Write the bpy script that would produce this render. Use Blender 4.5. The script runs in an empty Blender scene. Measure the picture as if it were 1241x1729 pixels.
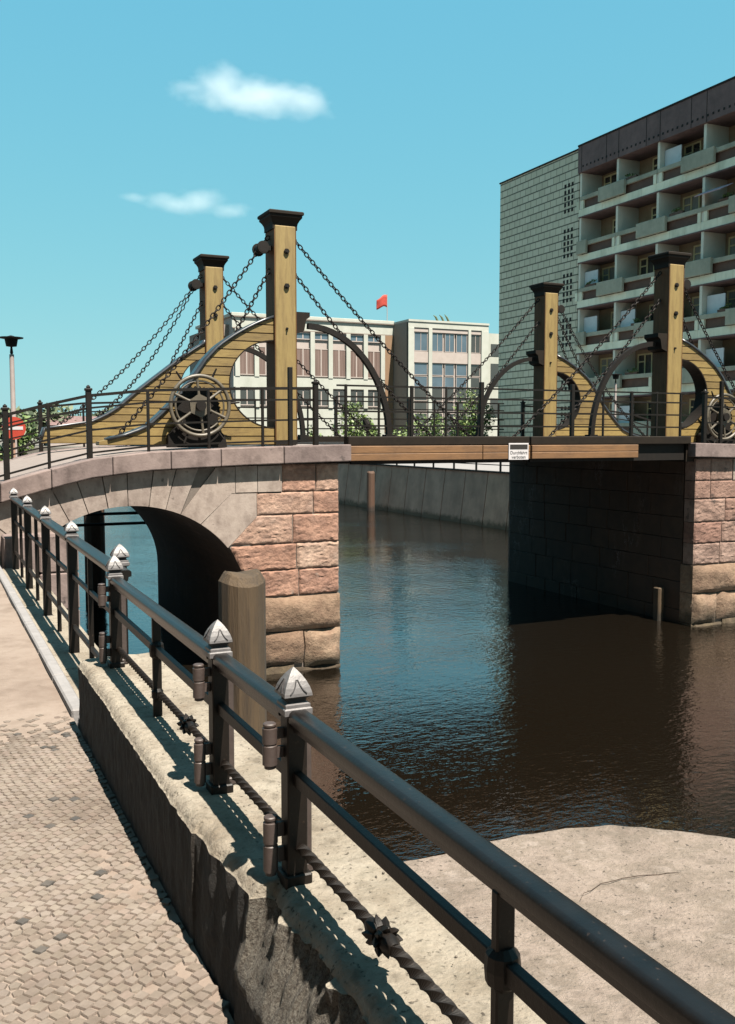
import bpy, math, random
from mathutils import Vector, Matrix, noise as mnoise
R = math.radians
rnd = random.Random(7)
scene = bpy.context.scene
COL = scene.collection

# ------------------------------------------------------------------ materials
def nodes(name):
    m = bpy.data.materials.new(name); m.use_nodes = True
    nt = m.node_tree; bs = nt.nodes['Principled BSDF']
    return m, nt, bs
def N(nt, typ, **kw):
    n = nt.nodes.new(typ)
    for k, v in kw.items(): setattr(n, k, v)
    return n
def ramp(nt, cols, interp='LINEAR'):
    r = N(nt, 'ShaderNodeValToRGB'); e = r.color_ramp; e.interpolation = interp
    while len(e.elements) < len(cols): e.elements.new(0.5)
    for i, c in enumerate(cols):
        p, c = c if isinstance(c[0], (int, float)) and len(c) == 2 else (i/(max(1, len(cols)-1)), c)
        e.elements[i].position = p; e.elements[i].color = (*c, 1)
    return r
def mixc(nt, typ, fac, a, b):
    m = N(nt, 'ShaderNodeMix', data_type='RGBA', blend_type=typ)
    for idx, v in ((0, fac), (6, a), (7, b)):
        if hasattr(v, 'links') or hasattr(v, 'is_output'): nt.links.new(v, m.inputs[idx])
        elif isinstance(v, (int, float)): m.inputs[idx].default_value = v
        else: m.inputs[idx].default_value = (*v, 1)
    return m.outputs[2]
def coords(nt, scale=(1, 1, 1)):
    tc = N(nt, 'ShaderNodeTexCoord'); mp = N(nt, 'ShaderNodeMapping'); mp.inputs['Scale'].default_value = scale
    nt.links.new(tc.outputs['Object'], mp.inputs['Vector']); return mp.outputs['Vector']
def noise(nt, vec, scale, detail=5, rough=.6):
    n = N(nt, 'ShaderNodeTexNoise'); n.inputs['Scale'].default_value = scale; n.inputs['Detail'].default_value = detail
    n.inputs['Roughness'].default_value = rough; nt.links.new(vec, n.inputs['Vector']); return n.outputs['Fac']
def M(name, cols, scale=4, stretch=(1, 1, 1), rough=.8, bump=0, bscale=40, metal=0, island=None, speck=None, spec=.5, bdist=.01, detail=6, stain=None, wet=False):
    """noise-mottled material; island = colours picked at random per connected piece; speck = (colour, scale, threshold)"""
    m, nt, bs = nodes(name)
    v = coords(nt, stretch)
    if len(cols) == 1: cols = [cols[0], cols[0]]
    cols = [tuple(x*ALB for x in c) for c in cols]
    if speck: speck = (tuple(x*ALB for x in speck[0]),)+tuple(speck[1:])
    f = noise(nt, v, scale, detail)
    mr = N(nt, 'ShaderNodeMapRange'); mr.inputs[1].default_value = .3; mr.inputs[2].default_value = .7
    nt.links.new(f, mr.inputs[0])
    r = ramp(nt, cols); nt.links.new(mr.outputs[0], r.inputs[0]); c = r.outputs['Color']
    if island:
        g = N(nt, 'ShaderNodeNewGeometry'); ir = ramp(nt, island, 'CONSTANT' if len(island) > 2 else 'LINEAR')
        if len(island) > 2:
            for i, e in enumerate(ir.color_ramp.elements): e.position = i/len(island)
        nt.links.new(g.outputs['Random Per Island'], ir.inputs[0])
        c = mixc(nt, 'MULTIPLY', 1.0, c, ir.outputs['Color'])
    if speck:
        sc, ss, th = speck
        f2 = noise(nt, v, ss, 3)
        mr2 = N(nt, 'ShaderNodeMapRange'); mr2.inputs[1].default_value = th; mr2.inputs[2].default_value = th+.10
        nt.links.new(f2, mr2.inputs[0]); c = mixc(nt, 'MIX', mr2.outputs[0], c, sc)
    if stain:                                           # weathering patches / runs: (scale, stretch, darkest, lightest)
        ss, st_, lo, hi = stain
        f3 = noise(nt, coords(nt, st_), ss, 7, .68); r3 = ramp(nt, [(.30, lo), (.52, tuple((a+b)/2+.08 for a, b in zip(lo, hi))), (.72, hi)])
        nt.links.new(f3, r3.inputs[0]); c = mixc(nt, 'MULTIPLY', 1.0, c, r3.outputs[0])
    if wet:                                             # dark damp band with an uneven upper edge just above the water
        g2 = N(nt, 'ShaderNodeNewGeometry'); sz = N(nt, 'ShaderNodeSeparateXYZ'); nt.links.new(g2.outputs['Position'], sz.inputs[0])
        w1 = N(nt, 'ShaderNodeMath', operation='MULTIPLY_ADD'); nt.links.new(noise(nt, coords(nt), 3.5, 4), w1.inputs[0]); w1.inputs[1].default_value = -.5; nt.links.new(sz.outputs['Z'], w1.inputs[2])
        w2 = N(nt, 'ShaderNodeMapRange'); nt.links.new(w1.outputs[0], w2.inputs[0]); w2.inputs[1].default_value = -.12; w2.inputs[2].default_value = .10
        r4 = ramp(nt, [(.26, .27, .20), (1, 1, 1)]); nt.links.new(w2.outputs[0], r4.inputs[0]); c = mixc(nt, 'MULTIPLY', 1.0, c, r4.outputs[0])
    nt.links.new(c, bs.inputs['Base Color'])
    bs.inputs['Roughness'].default_value = rough; bs.inputs['Metallic'].default_value = metal
    bs.inputs['Specular IOR Level'].default_value = spec
    if bump:
        b = N(nt, 'ShaderNodeBump'); b.inputs['Strength'].default_value = bump; b.inputs['Distance'].default_value = bdist
        nt.links.new(noise(nt, v, bscale, 6, .7), b.inputs['Height']); nt.links.new(b.outputs[0], bs.inputs['Normal'])
    return m

MAT = {}
ALB = .225
MAT['iron'] = M('black_painted_iron', [(0.012, 0.0083, 0.006), (0.027, 0.018, 0.0128)], 9, rough=.5, bump=.3, bscale=60, spec=.22, bdist=.004, speck=((.13, .085, .06), 60, .66))
MAT['handrail'] = M('worn_handrail_paint', [(.012, .010, .009), (.022, .018, .016)], 14, rough=.32, bump=.2, bscale=70, spec=.32, bdist=.004, speck=((.16, .11, .085), 70, .665))
MAT['old_iron'] = M('rusty_brown_iron', [(0.0099, 0.0066, 0.005), (0.022, 0.0143, 0.0099)], 12, rough=.7, spec=.2, bump=.3)
MAT['chain'] = M('chain_iron', [(.016, .012, .011), (.05, .036, .032)], 20, rough=.65, spec=.15)
MAT['hinge'] = M('hinge_brown_paint', [(0.1105, 0.0754, 0.065), (0.156, 0.1105, 0.0975)], 25, rough=.55, bump=.2)
MAT['cap'] = M('pale_cast_metal', [(0.2516, 0.2327, 0.239), (0.3774, 0.3585, 0.3648)], 22, rough=.5, bump=.2, bscale=60)
MAT['groove'] = M('dark_groove', [(.05, .045, .05)], rough=.8)
MAT['strap'] = M('blue_grey_strap_iron', [(.075, .085, .10), (.14, .155, .18)], 8, rough=.35, metal=.3)
MAT['wood'] = M('ochre_stained_plank', [(0.4131, 0.2833, 0.0753), (0.6259, 0.4546, 0.1391), (0.5007, 0.3558, 0.0986)], 3, (1, 1, 7), rough=.62, bump=.25, bscale=8, island=[(.68, .63, .58), (1.08, 1.06, 1.03)], stain=(1.5, (1, 1, 1), (.66, .60, .55), (1.12, 1.1, 1.05)))
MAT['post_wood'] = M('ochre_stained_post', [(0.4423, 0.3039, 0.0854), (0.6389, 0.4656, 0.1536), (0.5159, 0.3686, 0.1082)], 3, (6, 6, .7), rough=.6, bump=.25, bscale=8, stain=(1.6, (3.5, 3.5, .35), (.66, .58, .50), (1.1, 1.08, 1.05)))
MAT['dark_wood'] = M('dark_stained_wood', [(0.0234, 0.0156, 0.0101), (0.0429, 0.0281, 0.0172)], 6, rough=.7, bump=.2, spec=.15)
MAT['fascia'] = M('brown_timber', [(0.2961, 0.139, 0.0436), (0.4675, 0.2342, 0.0811), (0.3741, 0.1829, 0.0598)], 3, (.6, 4, 9), rough=.65, bump=.3, bscale=10, stain=(1.8, (.8, 1, 1.5), (.60, .55, .5), (1.15, 1.1, 1.05)))
MAT['pile'] = M('weathered_oak', [(0.0981, 0.0576, 0.0202), (0.1811, 0.1116, 0.043), (0.1282, 0.0756, 0.0285)], 4, (8, 8, .5), rough=.8, bump=.6, bscale=8, bdist=.02, stain=(2.2, (3, 3, .3), (.48, .44, .40), (1.15, 1.1, 1.05)), wet=True)
MAT['redstone'] = M('red_sandstone', [(0.858, 0.9222, 0.8975), (1.7297, 1.9918, 1.9989), (1.1071, 1.2172, 1.2238), (1.5222, 1.8443, 1.9377)], 4, rough=.9, bump=.9, bscale=16, bdist=.03,
    island=[(0.5, 0.25, 0.177), (0.58, 0.335, 0.253), (0.54, 0.275, 0.198), (0.61, 0.375, 0.287), (0.49, 0.245, 0.177), (0.59, 0.345, 0.262), (0.56, 0.315, 0.232)], speck=((.64, .52, .44), 3.4, .66), stain=(2.2, (1, 1, 1), (.70, .62, .58), (1.18, 1.2, 1.2)))
MAT['pinkstone'] = M('pale_pink_sandstone', [(0.69, 0.575, 0.529), (1.15, 1.035, 0.989), (0.92, 0.805, 0.759)], 5, rough=.9, bump=.9, bscale=16, bdist=.03,
    island=[(0.608, 0.412, 0.332), (0.644, 0.472, 0.392), (0.578, 0.364, 0.29), (0.656, 0.502, 0.428), (0.548, 0.352, 0.272)], speck=((.12, .09, .08), 3.2, .63), stain=(2.2, (1, 1, 1), (.50, .44, .42), (1.15, 1.15, 1.15)))
MAT['palestone'] = M('pale_limestone', [(0.569, 0.4653, 0.4157), (0.885, 0.7654, 0.6976), (0.7429, 0.6302, 0.564)], 4, rough=.9, bump=.5, bscale=22, island=[(.84, .82, .82), (1.05, 1.04, 1.02)], speck=((.20, .16, .15), 8, .67), stain=(2.0, (1.3, 1, .6), (.56, .50, .47), (1.14, 1.12, 1.08)))
MAT['boulder'] = M('rough_boulder', [(0.504, 0.345, 0.231), (0.84, 0.644, 0.473), (0.66, 0.46, 0.33)], 4, rough=.95, bump=1, bscale=7, bdist=.05, island=[(.55, .48, .44), (1.0, 1.0, 1.0)], stain=(2.6, (1, 1, 1), (.55, .48, .42), (1.2, 1.15, 1.1)), wet=True)
MAT['coping'] = M('mauve_grey_coping', [(0.3089, 0.2359, 0.2181), (0.618, 0.4988, 0.4692), (0.4775, 0.3775, 0.3568)], 3, rough=.9, bump=.5, bscale=25, island=[(.82, .80, .82), (1.05, 1.02, 1.0)], speck=((.10, .08, .075), 5, .67), stain=(1.6, (1, 1, .7), (.50, .45, .44), (1.15, 1.12, 1.1)))
MAT['deck'] = M('pinkish_paving', [(0.462, 0.374, 0.33), (0.594, 0.495, 0.451)], 6, rough=.9, bump=.3)
MAT['mortar'] = M('mortar', [(.30, .24, .20), (.42, .35, .30)], 9, rough=.95, bump=.4)
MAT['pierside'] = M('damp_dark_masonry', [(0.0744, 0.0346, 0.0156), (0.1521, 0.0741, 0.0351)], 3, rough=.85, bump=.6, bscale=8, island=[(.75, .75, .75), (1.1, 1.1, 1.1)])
MAT['concrete'] = M('rough_ledge_concrete', [(0.4683, 0.3796, 0.3094), (0.7808, 0.6491, 0.5557), (0.5595, 0.4653, 0.3789), (0.8588, 0.7347, 0.6441)], 11, rough=.95, bump=1, bscale=75, bdist=.012, speck=((.15, .12, .09), 55, .60), detail=12, stain=(1.5, (1, 1, 1), (.50, .46, .42), (1.14, 1.12, 1.12)))
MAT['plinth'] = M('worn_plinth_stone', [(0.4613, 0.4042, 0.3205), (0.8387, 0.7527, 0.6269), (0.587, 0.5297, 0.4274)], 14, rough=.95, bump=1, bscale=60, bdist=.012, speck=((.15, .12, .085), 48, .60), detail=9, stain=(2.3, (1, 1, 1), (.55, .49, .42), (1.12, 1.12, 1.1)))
MAT['cobble'] = M('mosaic_paving_stone', [(.74, .72, .70), (1, 1, 1)], 14, rough=.85, bump=.5, bscale=70,
    island=[(0.567, 0.479, 0.409), (0.6, 0.512, 0.442), (0.578, 0.468, 0.404), (0.611, 0.529, 0.448), (0.556, 0.479, 0.409), (0.589, 0.496, 0.436), (0.545, 0.463, 0.387), (0.605, 0.523, 0.459), (0.589, 0.485, 0.42), (0.49, 0.408, 0.343), (0.572, 0.496, 0.425), (0.594, 0.507, 0.442), (0.517, 0.424, 0.354), (0.561, 0.479, 0.425)], stain=(1.1, (1, 1, 1), (.60, .55, .50), (1.12, 1.1, 1.08)))
MAT['dark_cobble'] = M('dark_basalt_paving_stone', [(.10, .095, .09), (.20, .185, .17)], 14, rough=.8, bump=.5, bscale=70, island=[(.7, .7, .7), (1.3, 1.2, 1.1)])
MAT['sand'] = M('sandy_ground', [(0.42, 0.3255, 0.2572), (0.588, 0.4778, 0.399), (0.5145, 0.4095, 0.336)], 3.0, rough=.95, bump=.5, bscale=60, speck=((.22, .16, .12), 16, .67), stain=(1.3, (1, 1, 1), (.72, .66, .62), (1.1, 1.1, 1.1)))
MAT['ground'] = M('city_ground', [(.26, .24, .20), (.36, .33, .28)], .5, rough=.95)
MAT['kerb'] = M('whitish_kerb_stone', [(0.5, 0.48, 0.48), (0.66, 0.64, 0.64)], 12, rough=.85, bump=.4)
MAT['greywall'] = M('grey_concrete_slab', [(0.893, 0.5508, 0.3969), (1.3608, 0.8262, 0.5994)], 1.3, rough=.9, bump=.2, island=[(.85, .85, .88), (1.05, 1.03, 1.0)], stain=(.7, (1, 1, .35), (.66, .62, .60), (1.12, 1.12, 1.12)), wet=True)
MAT['gap'] = M('dark_joint', [(.02, .015, .012)], rough=.95)
MAT['rust'] = M('rust_brown_pile', [(0.136, 0.056, 0.024), (0.208, 0.096, 0.044)], 5, (6, 6, .6), rough=.8, bump=.4, wet=True)
MAT['green_concrete'] = M('grey_green_concrete', [(0.9526, 0.9408, 0.7409), (1.2701, 1.223, 0.9702)], 2, rough=.9, bump=.2, stain=(.6, (1, 1, .4), (.72, .74, .72), (1.12, 1.12, 1.1)))
MAT['pale_slab'] = M('pale_mint_slab', [(2.2417, 2.2378, 1.7576), (2.745, 2.6464, 2.1521)], 1.2, rough=.85, island=[(.88, .9, .9), (1.05, 1.05, 1.05)], stain=(.8, (1, 1, .3), (.70, .72, .68), (1.12, 1.12, 1.1)))
MAT['divider'] = M('pale_rendered_wall', [(1.933, 1.8834, 1.5796), (2.2382, 2.1403, 1.8052)], 2, rough=.9)
MAT['brownpanel'] = M('brown_balcony_panel', [(0.2411, 0.1077, 0.0623), (0.3545, 0.1701, 0.0993)], 3, rough=.7)
MAT['loggia'] = M('loggia_back_wall', [(0.8287, 0.5737, 0.3187), (1.1475, 0.7968, 0.4943)], 1.5, rough=.9)
MAT['winframe'] = M('pale_yellow_frame', [(1.9656, 1.5725, 0.7862), (2.4024, 1.9656, 1.092)], 3, rough=.6)
MAT['white_panel'] = M('white_balcony_panel', [(1.729, 1.8278, 1.8772), (2.0254, 2.0995, 2.1242)], 3, rough=.6)
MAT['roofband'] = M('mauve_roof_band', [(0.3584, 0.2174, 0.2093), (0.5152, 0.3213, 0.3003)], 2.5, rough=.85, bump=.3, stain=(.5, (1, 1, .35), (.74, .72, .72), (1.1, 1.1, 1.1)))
MAT['white'] = M('white_stone_facing', [(0.989, 1.035, 0.92), (1.127, 1.15, 1.058)], 1.2, rough=.8, stain=(.35, (1, 1, .4), (.86, .86, .84), (1.05, 1.05, 1.05)))
MAT['pinkwhite'] = M('pinkish_facing', [(0.943, 0.805, 0.736), (1.0925, 0.943, 0.874)], 1.5, rough=.8)
MAT['orange'] = M('orange_stone_strip', [(.55, .32, .17), (.62, .38, .21)], 2, rough=.8)
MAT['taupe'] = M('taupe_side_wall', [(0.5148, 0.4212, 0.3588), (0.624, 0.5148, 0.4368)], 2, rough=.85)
MAT['curtain'] = M('brown_pink_curtain', [(.22, .12, .09), (.52, .36, .31)], 2, (7, 1, .12), rough=.8)
MAT['metalwhite'] = M('pale_pink_post_paint', [(0.78, 0.65, 0.611), (0.91, 0.78, 0.741)], 5, rough=.6)
MAT['signred'] = M('red_sign_paint', [(0.93, 0.075, 0.03), (1.05, 0.105, 0.045)], 5, rough=.5)
MAT['signwhite'] = M('white_sign_paint', [(1.28, 1.216, 1.248), (1.376, 1.312, 1.344)], 8, rough=.5)
MAT['flag'] = M('red_flag_cloth', [(0.87, 0.0525, 0.0225), (1.02, 0.09, 0.045)], 3, rough=.8)
MAT['leaf'] = M('leaf_green', [(2.7, 2.88, 2.52), (4.32, 4.14, 3.6)], 1.2, rough=.6, island=[(.035, .065, .014), (.06, .105, .02), (.09, .14, .03), (.05, .085, .02), (.11, .15, .045)])
MAT['leaf_far'] = M('far_leaf_green', [(2.08, 2.21, 2.08), (2.99, 2.86, 2.6)], .4, rough=.7, island=[(.05, .075, .04), (.07, .10, .05), (.09, .12, .06), (.06, .09, .05)])
MAT['bark'] = M('bark', [(.06, .04, .025), (.11, .08, .05)], 6, rough=.95)
MAT['redbrick'] = M('dark_red_brick', [(.16, .075, .05), (.24, .115, .08)], 2, rough=.9)
MAT['shadeface'] = M('shade_toned_stone_face', [(0.0203, 0.0131, 0.0081), (0.0382, 0.0261, 0.0162), (0.027, 0.018, 0.0112)], 5, rough=.95, bump=1, bscale=24, bdist=.02, speck=((.22, .17, .12), 13, .67), detail=9)  # near-black tone paints the face's shade into its colour; paler flecks are aggregate
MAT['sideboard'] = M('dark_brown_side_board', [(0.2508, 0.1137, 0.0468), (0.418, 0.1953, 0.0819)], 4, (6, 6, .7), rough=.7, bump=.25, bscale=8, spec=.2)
MAT['rubble'] = M('broken_aggregate', [(0.072, 0.054, 0.036), (0.4464, 0.4032, 0.3312), (0.1584, 0.1224, 0.0864), (0.504, 0.4608, 0.3888)], 58, rough=.95, bump=1, bscale=110, bdist=.02, detail=8, speck=((.07, .05, .035), 85, .56))
MAT['jointwood'] = M('red_brown_joint', [(.16, .06, .025), (.22, .09, .04)], 5, rough=.8)
MAT['netcurtain'] = M('net_curtain', [(.50, .47, .38), (1.2, 1.15, 1.0)], 3, (1, 9, .3), rough=.8)
MAT['awning'] = M('mauve_awning', [(1.0, .8, .95), (1.4, 1.1, 1.3)], 3, rough=.8)
MAT['grit'] = M('grit', [(.16, .12, .09), (.5, .44, .36)], 40, rough=.95)
MAT['twig'] = M('dry_twig', [(.10, .055, .03)], rough=.9)
def glass(name, c):
    m, nt, bs = nodes(name); v = coords(nt)
    r = ramp(nt, [tuple(x*.7 for x in c), tuple(x*1.3 for x in c)]); nt.links.new(noise(nt, v, .7, 2), r.inputs[0])
    nt.links.new(r.outputs[0], bs.inputs['Base Color']); bs.inputs['Roughness'].default_value = .06
    bs.inputs['Specular IOR Level'].default_value = .9
    return m
MAT['glass'] = glass('window_glass', (.05, .07, .09))
MAT['darkglass'] = glass('dark_window_glass', (.03, .028, .025))
def tile_mat():
    m, nt, bs = nodes('grey_green_tiles'); tc = N(nt, 'ShaderNodeTexCoord'); s = N(nt, 'ShaderNodeSeparateXYZ'); c = N(nt, 'ShaderNodeCombineXYZ')
    nt.links.new(tc.outputs['Object'], s.inputs[0]); nt.links.new(s.outputs['Y'], c.inputs['X']); nt.links.new(s.outputs['Z'], c.inputs['Y'])
    b = N(nt, 'ShaderNodeTexBrick', offset=0.5); nt.links.new(c.outputs[0], b.inputs['Vector'])
    b.inputs['Color1'].default_value = (.38, .36, .27, 1); b.inputs['Color2'].default_value = (.44, .415, .32, 1); b.inputs['Mortar'].default_value = (.13, .13, .10, 1)
    b.inputs['Scale'].default_value = 1; b.inputs['Mortar Size'].default_value = .022; b.inputs['Brick Width'].default_value = .62; b.inputs['Row Height'].default_value = .458
    n = noise(nt, tc.outputs['Object'], 1.2); r = ramp(nt, [(.85, .85, .85), (1.1, 1.1, 1.1)]); nt.links.new(n, r.inputs[0])
    dv = N(nt, 'ShaderNodeMath', operation='DIVIDE'); nt.links.new(s.outputs['Z'], dv.inputs[0]); dv.inputs[1].default_value = .458
    fr_ = N(nt, 'ShaderNodeMath', operation='FRACT'); nt.links.new(dv.outputs[0], fr_.inputs[0])
    ls = N(nt, 'ShaderNodeMath', operation='LESS_THAN'); nt.links.new(fr_.outputs[0], ls.inputs[0]); ls.inputs[1].default_value = .13
    bc = mixc(nt, 'MIX', ls.outputs[0], b.outputs['Color'], (.07, .07, .05))
    nt.links.new(mixc(nt, 'MULTIPLY', 1.0, bc, r.outputs[0]), bs.inputs['Base Color']); bs.inputs['Roughness'].default_value = .8
    return m
MAT['tiles'] = tile_mat()
def water_mat():
    m, nt, bs = nodes('canal_water')
    bs.inputs['Base Color'].default_value = (.0038, .0028, .0018, 1); bs.inputs['Roughness'].default_value = .03; bs.inputs['IOR'].default_value = 1.6
    bs.inputs['Specular IOR Level'].default_value = 1.0
    v1 = coords(nt, (1.0, 1.6, 1)); v2 = coords(nt, (1.3, 1.0, 1))
    a = noise(nt, v1, 4.4, 3, .6); b = noise(nt, v2, .8, 2, .5); c = noise(nt, v1, 11, 2, .5)
    ad = N(nt, 'ShaderNodeMath', operation='MULTIPLY_ADD'); nt.links.new(b, ad.inputs[0]); ad.inputs[1].default_value = 1.4; nt.links.new(a, ad.inputs[2])
    ad2 = N(nt, 'ShaderNodeMath', operation='MULTIPLY_ADD'); nt.links.new(c, ad2.inputs[0]); ad2.inputs[1].default_value = .28; nt.links.new(ad.outputs[0], ad2.inputs[2])
    bp = N(nt, 'ShaderNodeBump'); pt = noise(nt, coords(nt, (.10, .22, 1)), 1.0, 3, .5); pm = N(nt, 'ShaderNodeMapRange'); nt.links.new(pt, pm.inputs[0]); pm.inputs[1].default_value = .35; pm.inputs[2].default_value = .65; pm.inputs[3].default_value = .12; pm.inputs[4].default_value = .32; nt.links.new(pm.outputs[0], bp.inputs['Strength']); bp.inputs['Distance'].default_value = .05
    nt.links.new(ad2.outputs[0], bp.inputs['Height']); nt.links.new(bp.outputs[0], bs.inputs['Normal'])
    return m
MAT['water'] = water_mat()
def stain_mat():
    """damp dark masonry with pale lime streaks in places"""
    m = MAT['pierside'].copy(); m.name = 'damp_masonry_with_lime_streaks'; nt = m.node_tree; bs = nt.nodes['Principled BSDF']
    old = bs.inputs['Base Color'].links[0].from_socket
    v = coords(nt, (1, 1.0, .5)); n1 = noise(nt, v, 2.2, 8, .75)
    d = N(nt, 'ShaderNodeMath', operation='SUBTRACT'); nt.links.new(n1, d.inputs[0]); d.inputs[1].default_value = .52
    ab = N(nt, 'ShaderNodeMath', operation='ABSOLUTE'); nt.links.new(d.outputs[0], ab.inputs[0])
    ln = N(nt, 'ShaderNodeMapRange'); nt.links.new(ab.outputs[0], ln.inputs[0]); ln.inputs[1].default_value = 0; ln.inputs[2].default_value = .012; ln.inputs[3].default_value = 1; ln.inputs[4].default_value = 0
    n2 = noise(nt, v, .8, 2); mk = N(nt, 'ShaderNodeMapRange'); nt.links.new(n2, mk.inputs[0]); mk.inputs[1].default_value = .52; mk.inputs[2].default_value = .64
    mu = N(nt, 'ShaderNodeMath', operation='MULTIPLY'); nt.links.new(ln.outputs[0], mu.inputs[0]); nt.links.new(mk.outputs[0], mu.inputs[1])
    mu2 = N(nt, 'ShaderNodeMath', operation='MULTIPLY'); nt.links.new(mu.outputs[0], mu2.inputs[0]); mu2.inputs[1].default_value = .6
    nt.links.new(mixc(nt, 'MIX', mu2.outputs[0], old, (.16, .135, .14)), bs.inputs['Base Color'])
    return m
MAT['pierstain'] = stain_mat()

# ------------------------------------------------------------------ mesh helpers
class MB:
    def __init__(s): s.v = []; s.f = []; s.mi = []; s.cur = 0
    def add(s, vs, fs):
        o = len(s.v); s.v += [tuple(v) for v in vs]; s.f += [tuple(i+o for i in f) for f in fs]; s.mi += [s.cur]*len(fs); return s
    def box(s, x0, x1, y0, y1, z0, z1):
        return s.add([(x0,y0,z0),(x1,y0,z0),(x1,y1,z0),(x0,y1,z0),(x0,y0,z1),(x1,y0,z1),(x1,y1,z1),(x0,y1,z1)],
                     [(0,3,2,1),(4,5,6,7),(0,1,5,4),(1,2,6,5),(2,3,7,6),(3,0,4,7)])
    def cbox(s, x0, x1, y0, y1, z0, z1, c=.01):
        """box with chamfered edges"""
        if x0 > x1: x0, x1 = x1, x0
        vs = []; ix = {}
        for a, (X, sx) in enumerate(((x0, 1), (x1, -1))):
            for b, (Y, sy) in enumerate(((y0, 1), (y1, -1))):
                for d, (Z, sz) in enumerate(((z0, 1), (z1, -1))):
                    ix[a,b,d,0] = len(vs); vs.append((X, Y+sy*c, Z+sz*c))
                    ix[a,b,d,1] = len(vs); vs.append((X+sx*c, Y, Z+sz*c))
                    ix[a,b,d,2] = len(vs); vs.append((X+sx*c, Y+sy*c, Z))
        I = lambda a,b,d,k: ix[a,b,d,k]
        fs = []
        for a in (0,1): fs.append([I(a,0,0,0),I(a,1,0,0),I(a,1,1,0),I(a,0,1,0)])
        for b in (0,1): fs.append([I(0,b,0,1),I(1,b,0,1),I(1,b,1,1),I(0,b,1,1)])
        for d in (0,1): fs.append([I(0,0,d,2),I(1,0,d,2),I(1,1,d,2),I(0,1,d,2)])
        for b in (0,1):
            for d in (0,1): fs.append([I(0,b,d,1),I(1,b,d,1),I(1,b,d,2),I(0,b,d,2)])
        for a in (0,1):
            for d in (0,1): fs.append([I(a,0,d,0),I(a,1,d,0),I(a,1,d,2),I(a,0,d,2)])
        for a in (0,1):
            for b in (0,1): fs.append([I(a,b,0,0),I(a,b,1,0),I(a,b,1,1),I(a,b,0,1)])
        for k in ix:
            if k[3] == 0: a,b,d,_ = k; fs.append([I(a,b,d,0),I(a,b,d,1),I(a,b,d,2)])
        cx, cy, cz = (x0+x1)/2, (y0+y1)/2, (z0+z1)/2
        for f in fs:                                   # outward winding
            p = [Vector(vs[i]) for i in f]; n = (p[1]-p[0]).cross(p[2]-p[0]); m = sum(p, Vector())/len(p)-Vector((cx,cy,cz))
            if n.dot(m) < 0: f.reverse()
        return s.add(vs, fs)
    def prism(s, poly, y0, y1, axis='y'):
        """poly of (x,z) extruded in y, or of (x,y) extruded in z (axis 'z'), or of (y,z) extruded in x (axis 'x')"""
        n = len(poly)
        area = sum(poly[i][0]*poly[(i+1)%n][1]-poly[(i+1)%n][0]*poly[i][1] for i in range(n))
        if area < 0: poly = poly[::-1]
        P = {'y': lambda p, t: (p[0], t, p[1]), 'z': lambda p, t: (p[0], p[1], t), 'x': lambda p, t: (t, p[0], p[1])}[axis]
        vs = [P(p, y0) for p in poly]+[P(p, y1) for p in poly]
        a = list(range(n)); b = [i+n for i in a]
        if axis == 'y': fs = [a, b[::-1]]+[(i, i+n, (i+1)%n+n, (i+1)%n) for i in range(n)]
        else: fs = [a[::-1], b]+[(i, (i+1)%n, (i+1)%n+n, i+n) for i in range(n)]
        return s.add(vs, fs)
    def tube(s, path, r, n=8, cap=True, closed=False, flat=None, twist=0, up=(0, 0, 1)):
        """swept tube; r number or list; flat=(w,h) sweeps a rectangle"""
        P = [Vector(p) for p in path]; m = len(P); rings = []
        prof = [(math.cos(2*math.pi*k/n), math.sin(2*math.pi*k/n)) for k in range(n)]
        if flat: prof = [(-flat[0]/2,-flat[1]/2),(flat[0]/2,-flat[1]/2),(flat[0]/2,flat[1]/2),(-flat[0]/2,flat[1]/2)]; n = 4
        for i in range(m):
            if closed: t = P[(i+1)%m]-P[i-1]
            else: t = P[min(i+1, m-1)]-P[max(i-1, 0)]
            t.normalize(); u = Vector(up)
            if abs(t.dot(u)) > .97: u = Vector((0, 1, 0)) if abs(t.y) < .9 else Vector((1, 0, 0))
            a = t.cross(u).normalized(); b = a.cross(t)
            rr = 1 if flat else (r[i] if isinstance(r, (list, tuple)) else r); tw = twist*i
            ct, st = math.cos(tw), math.sin(tw)
            rings.append([P[i]+a*(rr*(px*ct-py*st))+b*(rr*(px*st+py*ct)) for px, py in prof])
        vs = [v for ring in rings for v in ring]; fs = []
        for i in range(m if closed else m-1):
            j = (i+1) % m
            for k in range(n): fs.append((i*n+k, i*n+(k+1)%n, j*n+(k+1)%n, j*n+k))
        if cap and not closed: fs += [tuple(range(n))[::-1], tuple(range((m-1)*n, m*n))]
        return s.add(vs, fs)
    def lathe(s, c, prof, n=16, square=False, rot=0):
        """profile of (radius, z) about the vertical through c; square gives a four-sided section"""
        cx, cy, cz = c; vs = []; fs = []
        if square: n = 4; rot = math.pi/4; k = math.sqrt(2)
        else: k = 1
        for r, z in prof:
            for i in range(n):
                a = 2*math.pi*i/n+rot; vs.append((cx+k*r*math.cos(a), cy+k*r*math.sin(a), cz+z))
        for j in range(len(prof)-1):
            for i in range(n): fs.append((j*n+i, j*n+(i+1)%n, (j+1)*n+(i+1)%n, (j+1)*n+i))
        fs += [tuple(range(n))[::-1], tuple(range((len(prof)-1)*n, len(prof)*n))]
        return s.add(vs, fs)
    def cyl(s, a, b, r, n=16): return s.tube([a, b], r, n)
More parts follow.
